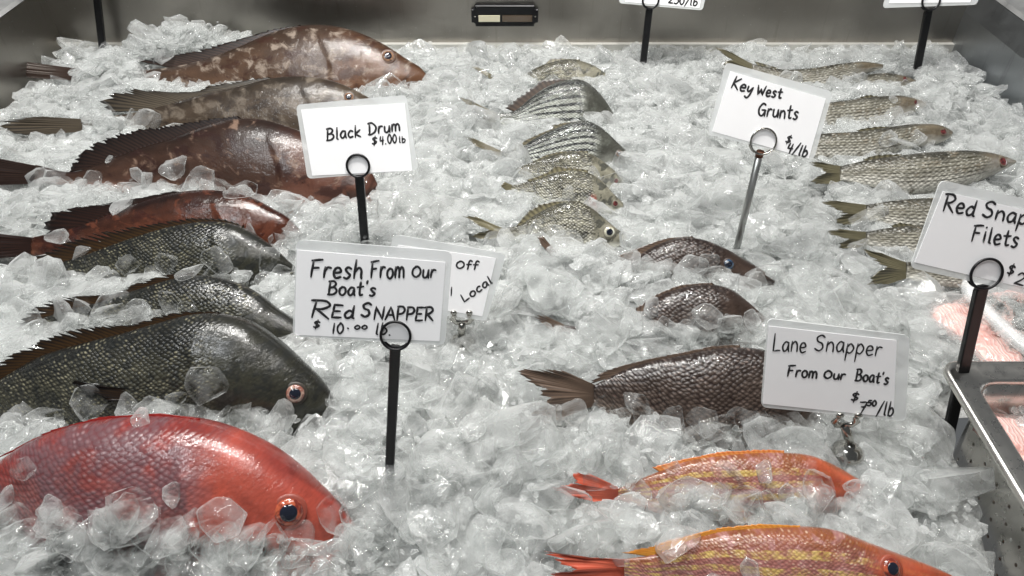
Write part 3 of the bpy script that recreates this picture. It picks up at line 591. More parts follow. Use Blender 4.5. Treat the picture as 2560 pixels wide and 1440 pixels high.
# ------------------------------------------------------------------ sign cards, handwriting and holders
GL_ = {
 'A': (7, ['l 0,0 3.5,10 7,0', 'l 1.4,3.8 5.8,3.8']), 'B': (6.4, ['l 1,10 .8,0', 's 0,9.6 3.5,10 5.2,7.8 3.4,5.6 1,5.2', 's 1,5.2 4.5,5.2 6.2,2.6 4,.2 0,0']),
 'D': (7.4, ['l 1.3,9.5 1.3,0', 's 0,9.4 3.5,9.8 7,6 6,2 2.5,0 .2,.2']), 'E': (5, ['l 5,10 .5,10 .3,5 4,5.2', 'l .3,5 0,0 5,.3']),
 'F': (6.2, ['l .2,9.6 6.2,10.4', 'l 1.2,9.7 .8,0', 'l 1,5.2 4.6,5.6']), 'G': (6.8, ['s 6,9 3.4,10 .5,6 1.2,1.4 4,.2 6.2,3.6 6.3,4.6', 'l 3.2,4.8 6.8,4.8', 'l 6.3,4.8 6.4,0']),
 'K': (6, ['l .6,10 .4,0', 'l 5.4,9.4 .6,4.4 6,0']), 'L': (5.5, ['l .5,10 .6,0 5.5,.5']), 'N': (7, ['l 0,0 .6,10 6.2,0 6.8,10']),
 'O': (7, ['s 3.6,8 .6,6 .4,2 3.4,0 6.4,2.4 6.2,6 3.6,8 2,7.6']), 'P': (5.8, ['l .6,10 .4,0', 's .2,9.8 4,9.8 5.6,7.4 4,5 .6,4.4']),
 'R': (6.4, ['l 1,10 .8,0', 's -.6,9.8 4,10.2 5.8,7.8 3.6,5.4 1,5', 'l 1.6,5 6.4,0']), 'S': (6, ['s 5.6,8.8 3.4,10 .8,8.2 1.6,5.9 4.4,4.7 5.2,2 3,0 .2,1.2']),
 'W': (8, ['l 0,9.5 1.6,.4 3.8,6.4 5.8,.4 8,9.6']), 'a': (5, ['s 4.4,5.6 2.2,6.2 .3,3.4 1.4,.4 3.4,1.2 4.4,4.4', 'l 4.4,6 4.6,1.6 5.2,.2']),
 'b': (5, ['l .6,10 .5,.2', 's .6,3.6 2.6,6 4.7,3.4 3,.2 .6,.6']), 'c': (4.4, ['s 4.2,5.2 2.4,6 .4,3.4 1.6,.3 4.4,.9']),
 'd': (5.4, ['s 4.4,5 2.4,6 .4,3 1.6,.2 3.8,1.2 4.5,3.4', 'l 4.7,10 4.6,.8 5.6,.2']), 'e': (4.6, ['s .6,3 4.2,3.8 3.2,6 1.2,5.6 .3,2.8 1.8,.2 4.6,1']),
 'f': (4.6, ['s 4.8,9 3,10 2,7.6 2,3 1.8,0', 'l .2,5.4 4.4,5.8']), 'h': (5, ['l .6,10.4 .5,0', 's .6,3.6 2.6,6 4.2,4.6 4.4,1.6 4.8,0']),
 'k': (5, ['l .6,10 .5,0', 'l 4.4,6 .6,2.8 5,0']), 'l': (2.4, ['l 1,10 1,.8 2,.2']), 'm': (7.4, ['l .5,6 .5,0', 's .5,3.8 2,6 3.5,4.6 3.6,0', 's 3.6,3.8 5.2,6 6.8,4.4 7.2,0']),
 'n': (5, ['l .5,6 .5,0', 's .5,3.8 2.6,6 4.4,4.2 4.8,0']), 'o': (5, ['s 2.6,6 .5,4.4 .7,1.4 2.8,0 4.8,2 4.4,5 2.6,6 1.6,5.8']), 'p': (5, ['l .6,6 .4,-4.4', 's .6,4 2.6,6.2 4.8,3.6 3,.4 .6,1']),
 'r': (4, ['l .6,6 .5,0', 's .6,3.4 2,5.8 4,5.6']), 's': (4.2, ['s 4,5.4 2.2,6.2 .9,4.9 2.2,3.3 3.7,2 2.2,.1 .2,.6']), 't': (4.6, ['s 2.3,9.4 2.1,3 2.6,.4 4.4,.8', 'l .1,5.8 4.6,6.4']),
 'u': (5, ['s .4,6 .5,1.6 2,.1 4,1.6 4.6,6', 'l 4.6,6 5,0']), 'y': (5, ['s .4,6 .8,2.6 2.4,1.8 4.4,5.8', 's 4.5,6.2 4.2,-1 2.6,-4.2 .4,-3.2']), 'i': (2, ['l 1,6 1,0', 'l .9,8.4 1.1,8.7']),
 '0': (5.4, ['s 2.8,10 .6,7 .6,3 2.8,0 5,3 4.8,7 2.8,10 2,9.8']), '1': (2.4, ['l 1.2,10 1.2,0']), '2': (5.4, ['s .6,7.6 2.4,10 4.8,8 3.4,4.4 .3,.3', 'l .3,.3 5.6,.4']),
 '4': (5.6, ['l 1.2,9.6 .6,4.2 5.4,4.8', 'l 4.2,9.4 3.8,-.6']), '5': (5, ['l 5,10 1.4,9.8 1,5.6', 's 1,5.6 4,6 5,3 3,.2 .2,.8']), '7': (5.4, ['l .2,9.4 5.2,10 2.4,-1', 'l 1.6,5 4.6,5.2']),
 '$': (5, ['s 4.6,7.6 2.6,8.8 .8,7 2.4,5 4.4,3.4 2.6,1 .4,1.6', 'l 3,10.6 2.2,-1']), '/': (4.4, ['l 4.4,10.8 0,-1.4']), '.': (2, ['l .8,.2 1,.5']), "'": (1.8, ['l 1,10.4 .7,8.4']), ' ': (3.4, [])}
def strokes(text, p0, p1, cap, slant=.08):
    adv = [GL_[c][0] + 1.5 for c in text]; tot = sum(adv) - 1.5
    dx = (Vector(p1) - Vector(p0)); u = dx / tot; upv = Vector((-dx.y, dx.x)).normalized() * -1
    if upv.y > 0: upv = -upv
    upv = upv * (cap / 10); x = 0; out = []
    for ch, a in zip(text, adv):
        jy = random.uniform(-.35, .35); js = random.uniform(.94, 1.06)
        for st in GL_[ch][1]:
            pts = [tuple(float(v) for v in q.split(',')) for q in st[2:].split()]
            if st[0] == 's':
                P = [pts[0]] + pts + [pts[-1]]; sm = []
                for i in range(1, len(P) - 2):
                    for k in range(5):
                        t = k / 5; a0, a1, a2, a3 = (np.array(P[j], float) for j in (i - 1, i, i + 1, i + 2))
                        sm.append(tuple(.5 * ((2 * a1) + (a2 - a0) * t + (2 * a0 - 5 * a1 + 4 * a2 - a3) * t * t + (3 * a1 - a0 - 3 * a2 + a3) * t ** 3)))
                pts = sm + [pts[-1]]
            else:
                q = []
                for i in range(len(pts) - 1):
                    for k in range(3): q.append(tuple(np.array(pts[i]) * (1 - k / 3) + np.array(pts[i + 1]) * k / 3 + rng.normal(0, .05, 2)))
                pts = q + [pts[-1]]
            out.append([Vector(p0) + u * (x + px_ + py_ * slant) + upv * ((py_ + jy) * js) for px_, py_ in pts])
        x += a
    return out
CARDPLANES = []
def card(label, contact, quad, paper, texts, tilt=24, yaw=0, off=0.0, group='handwritten laminated price cards', parts=True, thickink=None):
    g = G(*contact); n = Matrix.Rotation(R(yaw), 3, 'Z') @ Vector((0, -math.cos(R(tilt)), math.sin(R(tilt))))
    mid = ((quad[2][0] + quad[3][0]) / 2, (quad[2][1] + quad[3][1]) / 2)
    p0 = onplane(contact[0], quad[2][1], (g.x, g.y + off, 0), Vector((0, -1, 0)))
    on = lambda p, lift=0: onplane(p[0], p[1], p0, n) + n * lift
    q = [on(p) for p in quad]; base = (q[2] + q[3]) / 2
    root = thing('price_card', base, label, 'price card', group)
    def slab(name, qd, t0, t1, mat, par, rad, bow=0.):
        # rounded-corner sheet with thickness
        ring = []
        for i in range(4):
            a, b, c_ = qd[i - 1], qd[i], qd[(i + 1) % 4]; d1 = (a - b).normalized(); d2 = (c_ - b).normalized()
            for k in range(6):
                t = k / 5; pa = b + d1 * rad * (1 - t) ** 2 + d2 * rad * t ** 2
                ring.append(pa)
        m_ = len(ring); cc = sum(ring, Vector()) / m_
        V = [p + n * t1 for p in ring] + [p + n * t0 for p in ring]
        F = [tuple(range(m_)), tuple(range(2 * m_ - 1, m_ - 1, -1))] + [(i, m_ + i, m_ + (i + 1) % m_, (i + 1) % m_) for i in range(m_)]
        return mesh_obj(name, sub(V, base), F, mat, par, False)
    sl = slab('sleeve', q, -.0008, .0008, M_SLEEVE, root, .007)
    slab('paper', [on(p) for p in paper], -.0003, .0011, M_PAPER, root, .0008)
    for txt, a, b, cap, wpx in texts:
        V = []; F = []
        for st in strokes(txt, a, b, cap):
            pts = [on((p.x, p.y), .0013) for p in st]; dep = (pts[0] - C0).dot(FW); hw = wpx / 2 / FPX * dep; s0 = len(V); kk = 8
            prev = None
            for i, p in enumerate(pts):
                d = (pts[min(i + 1, len(pts) - 1)] - pts[max(i - 1, 0)])
                if d.length < 1e-7: d = prev or Vector((1, 0, 0))
                d.normalize(); prev = d; sd = d.cross(n).normalized(); sc_ = .62 if i in (0, len(pts) - 1) else random.uniform(.9, 1.08)
                for k in range(kk):
                    an = 2 * math.pi * k / kk; V.append(p + sd * math.cos(an) * hw * sc_ + n * math.sin(an) * .00025 + (d * (hw * .5 * (-1 if i == 0 else 1)) if i in (0, len(pts) - 1) else Vector()))
            for i in range(len(pts) - 1):
                for k in range(kk): F.append((s0 + i * kk + k, s0 + i * kk + (k + 1) % kk, s0 + (i + 1) * kk + (k + 1) % kk, s0 + (i + 1) * kk + k))
            F.append(tuple(s0 + k for k in range(kk))[::-1]); F.append(tuple(s0 + (len(pts) - 1) * kk + k for k in range(kk)))
        mesh_obj('lettering', sub(V, base), F, M_INK, root)
    CARDPLANES.append((p0, n)); return p0, n, g
def tube(pts, rad, k=12, flat=1., fn=None):
    V = []; F = []
    for i, p in enumerate(pts):
        d = (pts[min(i + 1, len(pts) - 1)] - pts[max(i - 1, 0)]).normalized(); a = d.cross(fn or Vector((0, 0, 1)));
        if a.length < 1e-4: a = d.cross(Vector((0, 1, 0)))
        a.normalize(); b = d.cross(a).normalized(); r = rad[i] if isinstance(rad, (list, tuple)) else rad
        for j in range(k):
            an = 2 * math.pi * j / k; V.append(p + a * math.cos(an) * r + b * math.sin(an) * r * flat)
    F = [(i * k + j, i * k + (j + 1) % k, (i + 1) * k + (j + 1) % k, (i + 1) * k + j) for i in range(len(pts) - 1) for j in range(k)]
    F += [tuple(range(k))[::-1], tuple((len(pts) - 1) * k + j for j in range(k))]
    return V, F
def torus(c, n, r, t, seg=40, k=10):
    q = n.to_track_quat('Z', 'Y').to_matrix(); V = []; F = []
    for i in range(seg):
        a = 2 * math.pi * i / seg; rd = q @ Vector((math.cos(a), math.sin(a), 0)); cc = c + rd * r
        for j in range(k):
            b = 2 * math.pi * j / k; V.append(cc + rd * math.cos(b) * t + n * math.sin(b) * t)
    F = [(i * k + j, ((i + 1) % seg) * k + j, ((i + 1) % seg) * k + (j + 1) % k, i * k + (j + 1) % k) for i in range(seg) for j in range(k)]
    return V, F
def holder(label, plane, ring, rpx, foot, wpx, metal=False, tpx=6, z=0., ontop=.003):
    p0, n = plane; c = onplane(ring[0], ring[1], p0, n) + n * ontop; dep = (c - C0).dot(FW); r = rpx / FPX * dep; t = tpx / 2 / FPX * dep
    f = onplane(foot[0], foot[1], (0, 0, z), Vector((0, 0, 1)))
    root = thing('card_holder', f, label, 'card holder', 'ring topped card holders stuck in the ice')
    m = plain('galvanised_metal', (.42, .43, .42), .33, .9) if metal else M_BLACK
    V, F = torus(c, n, r, t); mesh_obj('ring', sub(V, f), F, M_CHROME if metal else m, root)
    V, F = torus(c - n * .006, n, r, t); mesh_obj('ring', sub(V, f), F, M_CHROME if metal else m, root)
    up = (c - f).normalized(); top = c - up * r * .98 - n * .003; w = wpx / 2 / FPX * dep
    dn = f - (top - f).normalized() * .05
    if metal:
        V, F = tube([top, top.lerp(dn, .5), dn], w, 16, fn=n)
        o = mesh_obj('stick', sub(V, f), F, m, root)
        V, F = tube([top + up * .002, top - up * .006], w * 1.12, 16, fn=n); mesh_obj('rusty_collar', sub(V, f), F, plain('rust', (.12, .04, .015), .7), root)
    else:
        V, F = tube([top + up * .001, top - up * .004, top.lerp(dn, .5), dn], [w * .55, w, w, w], 4, fn=n)
        # square bar turned flat to the camera
        sidev = up.cross(n).normalized(); V = []
        pts = [top, top - up * .005, dn]
        for i, p in enumerate(pts):
            ww = w * (.8 if i == 0 else 1)
            for a, b in ((-1, -.42), (-.8, -.6), (.8, -.6), (1, -.42), (1, .42), (.8, .6), (-.8, .6), (-1, .42)): V.append(p + sidev * a * ww + n * b * ww)
        k = 8; F = [(i * k + j, i * k + (j + 1) % k, (i + 1) * k + (j + 1) % k, (i + 1) * k + j) for i in range(2) for j in range(k)] + [tuple(range(k))[::-1], tuple(range(16, 24))]
        mesh_obj('stick', sub(V, f), F, m, root, False)
    return root
pl1 = card('card reading Black Drum $4.00lb, above the maroon grouper head', (912, 610), [(740, 262), (1016, 237), (1046, 424), (769, 447)], [(753, 274), (1012, 258), (1031, 426), (781, 439)],
    [('Black', (817, 350), (902, 342), 29, 5), ('Drum', (921, 336), (1000, 327), 28, 5), ('$', (930, 362), (943, 361), 20, 4), ('4.00', (950, 361), (992, 357), 22, 4), ('lb', (998, 357), (1014, 355), 16, 3.5)])
holder('black ring topped stick holding the Black Drum card', pl1[:2], (896, 414), 28, (913, 612), 22)
pl2 = card('card reading Fresh From Our Boat\'s Red Snapper $10.00 lb, in front of the drums', (975, 1165), [(741, 598), (1131, 628), (1113, 862), (732, 840)], [(743, 624), (1114, 655), (1099, 852), (738, 836)],
    [('Fresh', (775, 690), (905, 697), 44, 6.5), ('From', (926, 694), (1010, 694), 42, 6), ('Our', (1030, 692), (1088, 694), 33, 5.5), ("Boat's", (820, 735), (938, 739), 34, 6), ('R', (775, 790), (822, 795), 44, 6.5), ('Ed', (830, 793), (884, 796), 32, 6.5),
     ('S', (902, 790), (925, 792), 36, 6.5), ('NAPPER', (936, 798), (1082, 800), 33, 6), ('$', (783, 818), (799, 819), 18, 5), ('10', (830, 832), (858, 833), 26, 5), ('.', (868, 820), (874, 820), 20, 6), ('00', (886, 822), (918, 821), 9, 4.5), ('lb.', (938, 834), (978, 837), 27, 5)], tilt=26)
holder('tall black ring topped stick holding the Fresh From Our Boat\'s card', pl2[:2], (990, 837), 37, (974, 1172), 27, tpx=7)
pl3 = card('tilted card reading Key West Grunts $4/lb, left of the mullets', (1843, 625), [(1815, 155), (2082, 229), (2034, 399), (1769, 336)], [(1825, 178), (2064, 246), (2021, 396), (1780, 328)],
    [('Key', (1827, 218), (1876, 236), 30, 5), ('West', (1890, 236), (1952, 246), 27, 5), ('Grunts', (1893, 288), (1992, 299), 33, 5), ('$', (1961, 356), (1973, 360), 20, 4), ('4/lb', (1964, 379), (2014, 394), 27, 5)], tilt=24)
holder('galvanised metal ring topped stick holding the Key West Grunts card', pl3[:2], (1907, 353), 32, (1840, 628), 18, metal=True, tpx=5)
pl4 = card('card reading Red Snapper Filets $25, cut off by the right edge', (2395, 1000), [(2351, 449), (2745, 538), (2690, 762), (2274, 669)], [(2356, 478), (2720, 560), (2672, 745), (2285, 655)],
    [('Red', (2354, 524), (2432, 540), 42, 6), ('Snapper', (2452, 540), (2640, 580), 40, 6), ('Filets', (2425, 600), (2540, 618), 42, 6), ('$', (2514, 684), (2530, 688), 26, 5), ('25', (2532, 708), (2580, 722), 30, 5)], tilt=24, off=-.0)
holder('thick black ring topped stick holding the Red Snapper Filets card', pl4[:2], (2462, 683), 39, (2388, 1008), 32, tpx=7)
pl5 = card('card reading Lane Snapper From Our Boat\'s $7.50/lb, above the yellow striped snappers', (2122, 1120), [(1919, 795), (2274, 838), (2264, 1052), (1902, 1017)], [(1921, 814), (2241, 850), (2232, 1042), (1906, 1008)],
    [('Lane', (1930, 875), (2012, 880), 42, 4.5), ('Snapper', (2034, 874), (2200, 890), 40, 4.5), ('From', (1966, 938), (2040, 944), 28, 5.5), ('Our', (2058, 944), (2110, 948), 24, 5.5), ("Boat's", (2136, 950), (2218, 960), 28, 5.5),
     ('$', (2125, 1000), (2143, 1002), 24, 5), ('7', (2144, 1028), (2162, 1030), 26, 5), ('50', (2166, 1012), (2188, 1014), 14, 5), ('/lb', (2190, 1034), (2230, 1040), 34, 5)], tilt=22)
pl6 = card('blurred pale card reading Off and Local, behind the Fresh From Our Boat\'s card', (1155, 850), [(985, 585), (1266, 634), (1216, 802), (940, 760)], [(995, 612), (1240, 645), (1206, 790), (955, 750)],
    [('Off', (1140, 670), (1194, 674), 22, 4.5), ('Local', (1160, 755), (1232, 706), 20, 4.5), ('1', (1126, 738), (1130, 738), 20, 4)], tilt=24)
def clip(label, plane, quadpx, basepx, s):
    p0, n = plane; f = G(*basepx); root = thing('clip_holder', f, label, 'clip stand', 'small chrome clip stands')
    top = onplane(*quadpx, p0, n) + n * .002; dep = (top - C0).dot(FW); u = s / FPX * dep
    ax = Vector((0, 0, 1)); right = Vector((1, 0, 0)); fr = Vector((0, -1, 0))
    # bell foot
    neck = top - ax * u * 1.9
    prof = [(1.5, 0), (1.5, .25), (1.25, .6), (.75, .95), (.5, 1.15), (.42, 1.4)]
    hgt = max(neck.z - f.z, .004)
    V = []; F = []; k = 20; zb = f.z - .008
    for r, h in prof:
        for j in range(k): a = 2 * math.pi * j / k; V.append(Vector((f.x + math.cos(a) * r * u, f.y + math.sin(a) * r * u, zb + h * u)))
    F = [(i * k + j, i * k + (j + 1) % k, (i + 1) * k + (j + 1) % k, (i + 1) * k + j) for i in range(len(prof) - 1) for j in range(k)] + [tuple(range(k))[::-1], tuple(range((len(prof) - 1) * k, len(prof) * k))]
    mesh_obj('foot', sub(V, f), F, M_CHROME, root)
    st = Vector((f.x, f.y, zb + 1.35 * u)); jn = top - ax * u * 1.55
    V, F = tube([st, st.lerp(jn, .5), jn], [u * .34, u * .46, u * .38], 14, fn=fr); mesh_obj('stem', sub(V, f), F, M_CHROME, root)
    for sg in (-1, 1):
        pts = [jn, jn + right * sg * u * .7 + ax * u * .1, jn + right * sg * u * 1.05 + ax * u * .55, jn + right * sg * u * .8 + ax * u * 1.0, jn + right * sg * u * .85 + ax * u * 1.5]
        V, F = tube(pts, [u * .34, u * .36, u * .34, u * .28, u * .24], 12, .6, fn=fr); pr = mesh_obj('prong', sub(V, f), F, M_CHROME, root)
        bm = bmesh.new(); bmesh.ops.create_uvsphere(bm, u_segments=14, v_segments=8, radius=u * .38)
        for v in bm.verts: v.co = Vector((v.co.x, v.co.y * .6, v.co.z * .8)) + pts[-1] + ax * u * .1 - f + fr * .001
        bm_obj('tip', bm, M_CHROME, pr, True)
for (qx0, qx1, qy0, qy1), fp in (((2095, 2165, 1045, 1130), (2124, 1122)), ((1135, 1178, 770, 852), (1155, 848))):
    FISH_POLYS.append(([(qx0, qy0), (qx1, qy0), (qx1, qy1), (qx0, qy1)], G(*fp) + Vector((0, .02, 0)), Vector((0, -1, 0))))
clip('chrome clip stand under the Lane Snapper card', pl5[:2], (2120, 1035), (2124, 1122), 27)
clip('chrome clip stand under the pale Off and Local card', pl6[:2], (1154, 780), (1155, 848), 23)
pl7 = card('card at the top edge with only 250/lb showing, centre right', (1607, 160), [(1560, -130), (1790, -118), (1756, 26), (1547, 8)], [(1570, -120), (1775, -108), (1748, 20), (1562, 4)],
    [('250/lb', (1670, 8), (1742, 15), 20, 4)], tilt=20)
holder('black ring topped stick at the top edge holding the 250/lb card', pl7[:2], (1626, 0), 20, (1607, 162), 17, tpx=5)
pl8 = card('blank lower edge of a card at the top right corner', (2290, 185), [(2250, -140), (2490, -125), (2441, 12), (2206, 20)], [(2260, -130), (2470, -115), (2425, 6), (2222, 8)], [], tilt=20)
holder('black ring topped stick in the back right corner of the case', pl8[:2], (2326, 2), 22, (2290, 187), 19, tpx=5)
pl9 = card('card above the frame in the back left corner', (258, 130), [(120, -220), (360, -220), (360, -70), (120, -70)], [(130, -210), (350, -210), (350, -80), (130, -80)], [], tilt=20)
holder('black stick rising out of frame in the back left corner', pl9[:2], (236, -60), 22, (258, 132), 18, tpx=5)

# ------------------------------------------------------------------ pans on the right
rim_z = .05
cr = G(2351, 903, rim_z); PX0, PY1 = cr.x, cr.y; PX1, PY0 = PX0 + .33, PY1 - .53
pan = thing('steel_pan', (PX0, PY1, -.1), 'perforated stainless steel pan of pink fish at the lower right edge', 'pan')
def rrect(x0, x1, y0, y1, r, k=8):
    out = []
    for cx, cy, a0 in ((x1 - r, y1 - r, 0), (x0 + r, y1 - r, 90), (x0 + r, y0 + r, 180), (x1 - r, y0 + r, 270)):
        for i in range(k + 1): a = R(a0 + 90 * i / k); out.append((cx + r * math.cos(a), cy + r * math.sin(a)))
    return out
def loft(rings):
    V = [Vector(p) for rg in rings for p in rg]; n = len(rings[0])
    return V, [(i * n + j, i * n + (j + 1) % n, (i + 1) * n + (j + 1) % n, (i + 1) * n + j) for i in range(len(rings) - 1) for j in range(n)]
def ring(o, z, r): return [(x, y, z) for x, y in rrect(PX0 + o, PX1 - o, PY0 + o, PY1 - o, r)]
V, F = loft([ring(.001, rim_z - .009, .018), ring(-.0015, rim_z - .006, .020), ring(-.001, rim_z - .001, .020), ring(.002, rim_z + .0012, .018), ring(.005, rim_z + .0003, .016), ring(.0075, rim_z - .0015, .016),
             ring(.0235, rim_z - .0015, .022), ring(.026, rim_z - .003, .024), ring(.028, rim_z - .008, .024)])
rimo = mesh_obj('rim', sub(V, pan.location), F, M_PAN, pan)
sol = rimo.modifiers.new('thickness', 'SOLIDIFY'); sol.thickness = .0009
V, F = loft([ring(.0281, rim_z - .008, .024), ring(.030, rim_z - .045, .024), ring(.034, rim_z - .15, .03)])
# drop the long left wall quads, it is built below as a perforated sheet
keep = [f for f in F if not all(abs(V[i].x - min(V[j].x for j in range(len(V)))) < .012 and PY0 + .06 < V[i].y + 0 * i or False for i in f)]
def isleft(f):
    ys = [V[i].y for i in f]; xs_ = [V[i].x for i in f]; return max(xs_) < PX0 + .04 and max(ys) - min(ys) > .2
o = mesh_obj('wall', sub(V, pan.location), [f for f in F if not isleft(f)], M_PAN, pan); o.modifiers.new('thickness', 'SOLIDIFY').thickness = .001
ya, yb = PY0 + .055, PY1 - .055; cell = .0085; ny = int((yb - ya) / cell); nz = 15; zt_, zb_ = rim_z - .008, rim_z - .15
V = []; F = []; cache = {}
def wp(y, z):
    f = (zt_ - z) / (zt_ - zb_); return Vector((PX0 + .0281 + f * .006, y, z))
def vid(y, z):
    key = (round(y, 6), round(z, 6))
    if key not in cache: cache[key] = len(V); V.append(wp(y, z))
    return cache[key]
dy = (yb - ya) / ny; dz = (zt_ - zb_) / nz
for i in range(ny):
    for j in range(nz):
        y0_, y1_, z1_, z0_ = ya + i * dy, ya + (i + 1) * dy, zt_ - j * dz, zt_ - (j + 1) * dz
        if j >= 3 and (j - 3) % 2 == 0 and (i + ((j - 3) // 2) * 1) % 3 == 0 :
            ym, zm = (y0_ + y1_) / 2, (z0_ + z1_) / 2
            outer = [(y1_, zm), (y1_, z1_), (ym, z1_), (y0_, z1_), (y0_, zm), (y0_, z0_), (ym, z0_), (y1_, z0_)]
            oi = [vid(*p) for p in outer]; r_ = .0021; hi = []
            for k in range(8):
                a = math.pi / 4 * k; V.append(wp(ym + r_ * math.cos(a), zm + r_ * math.sin(a) * 1.2)); hi.append(len(V) - 1)
            for k in range(8): F.append((oi[k], oi[(k + 1) % 8], hi[(k + 1) % 8], hi[k]))
        else:
            # keep the mesh watertight against neighbours with mid points
            F.append((vid(y0_, z0_), vid(y1_, z0_), vid(y1_, z1_), vid(y0_, z1_)))
o = mesh_obj('perforated_wall', sub(V, pan.location), F, M_PAN, pan, False); o.modifiers.new('thickness', 'SOLIDIFY').thickness = .001
bm = bmesh.new()
rr = random.Random(5)
for i in range(90):
    y_ = rr.uniform(ya, yb); z_ = rr.uniform(-.05, rim_z - .012); s_ = rr.uniform(.0008, .0022)
    r_ = bmesh.ops.create_icosphere(bm, subdivisions=2, radius=1)
    for v in r_['verts']: v.co = Vector((v.co.x * s_ * .5, v.co.y * s_, v.co.z * s_ * 1.3)) + wp(y_, z_) - pan.location - Vector((.0012, 0, 0))
bm_obj('water_drops', bm, M_CLEAR, pan, True)['kind'] = 'stuff'
V, F = [Vector((x, y, rim_z - .149)) for x, y in rrect(PX0 + .034, PX1 - .034, PY0 + .034, PY1 - .034, .03)], None
mesh_obj('floor', sub(V, pan.location), [tuple(range(len(V)))], M_PAN, pan, False)
# clear tub
tb = [G(2372, 688, .035), G(2640, 680, .035), G(2900, 960, .035), G(2600, 915, .035)]
tub_c = sum(tb, Vector()) / 4
tub = thing('plastic_tub', (tub_c.x, tub_c.y, -.06), 'clear plastic tub of pink filets behind the steel pan', 'tub')
def qring(o, z, r, k=7):
    out = []; q = [p + (tub_c - p).normalized() * o * 1.4 for p in tb]
    for i in range(4):
        a, b, c_ = q[i - 1], q[i], q[(i + 1) % 4]; d1 = (a - b).normalized(); d2 = (c_ - b).normalized()
        for j in range(k + 1): t = j / k; p = b + d1 * r * (1 - t) ** 2 + d2 * r * t * t; out.append((p.x, p.y, z))
    return out
t = NT('clear_plastic'); t.set(Base_Color=(.9, .92, .92), Roughness=.08)
tr = t.new('ShaderNodeBsdfTransparent'); mx = t.new('ShaderNodeMixShader'); mx.inputs[0].default_value = .22
t.l.new(tr.outputs[0], mx.inputs[1]); t.l.new(t.p.outputs[0], mx.inputs[2]); t.l.new(mx.outputs[0], t.out.inputs[0]); M_PLAST = t.m
V, F = loft([qring(0, .028, .05), qring(-.001, .035, .05), qring(.004, .0365, .05), qring(.014, .0355, .045), qring(.016, .03, .045)]); o = mesh_obj('rim', sub(V, tub.location), F, M_PLAST, tub); o.modifiers.new('thickness', 'SOLIDIFY').thickness = .0015
V, F = loft([qring(.0165, .0295, .045), qring(.02, -.02, .045), qring(.026, -.06, .04)]); o = mesh_obj('wall', sub(V, tub.location), F, M_PLAST, tub); o.modifiers.new('thickness', 'SOLIDIFY').thickness = .0015

# fillets
def flesh_mat():
    t = NT('pink_flesh'); c = t.new('ShaderNodeNewGeometry').outputs['Position']; w = t.new('ShaderNodeTexWave'); w.inputs['Scale'].default_value = 60; w.inputs['Distortion'].default_value = 9
    w.inputs['Detail'].default_value = 3; t.l.new(c, w.inputs['Vector'])
    a = t.mix(t.ramp(w.outputs['Fac'], .55, .95), (.60, .37, .34), (.70, .53, .49)); a = t.mix(t.ramp(t.noise(c, 22, 4), .5, .65), a, (.50, .28, .25))
    return t.set(Base_Color=a, Roughness=.25, Coat_Weight=.5, Subsurface_Weight=.2, Subsurface_Radius=(.01, .003, .002), Normal=t.bump(w.outputs['Fac'], .35, .002))
M_FLESH = flesh_mat()
def fillet(loc, ang, ln, wd, h, label, group, tilt=0):
    V = []; nx, ny_ = 26, 12; rs = random.Random(int(ang * 10 + ln * 1000))
    o3 = Vector((rs.random() * 9, rs.random() * 9, 0))
    for s_ in (1, -1):
        for i in range(nx):
            for j in range(ny_):
                u = i / (nx - 1) * 2 - 1; v = j / (ny_ - 1) * 2 - 1; w = wd * (1 - abs(u) ** 2.6) ** .5 * (1 - .25 * u)
                z = h * (max(0, 1 - v ** 4)) ** .5 * (1 - abs(u) ** 4) ** .5
                z = z * (1 if s_ > 0 else -.3) + .006 * noise.noise(Vector((u * 3, v * 3, 0)) + o3) + (.012 * u * u)
                V.append(Vector((u * ln, v * w, z)))
    F = []
    for s_ in (0, 1):
        b0 = s_ * nx * ny_
        for i in range(nx - 1):
            for j in range(ny_ - 1):
                q = (b0 + i * ny_ + j, b0 + (i + 1) * ny_ + j, b0 + (i + 1) * ny_ + j + 1, b0 + i * ny_ + j + 1); F.append(q if s_ == 0 else q[::-1])
    o = mesh_obj('fish_fillet', V, F, M_FLESH); o.location = loc; o.rotation_euler = (R(tilt), 0, R(ang)); tag(o, label, 'fillet', group)
ix0, ix1, iy0, iy1 = PX0 + .04, PX1 - .04, PY0 + .05, PY1 - .04
gf = 'pink fillets in the steel pan'
for k in range(16):
    fy = PY1 - .075 - (k // 2) * .052; fx = PX0 + (.10 if k % 2 == 0 else .215)
    fillet((fx, fy, -.006 + .006 * (k % 3)), -12 + 9 * (k % 4), .075, .036, .016, 'raw pink fish fillet lying under ice in the steel pan', gf, tilt=(k % 3) * 6 - 6)
def binterp(u, v): return (tb[0] * (1 - u) + tb[1] * u) * (1 - v) + (tb[3] * (1 - u) + tb[2] * u) * v
for k in range(9):
    p = binterp(.22 + .26 * (k % 3), .22 + .26 * (k // 3)); p.z = -.012 + .004 * (k % 2)
    fillet(p, 25 + 14 * k, .07, .034, .016, 'raw pale pink fish fillet under ice in the clear tub', 'pink fillets in the clear tub', tilt=5)

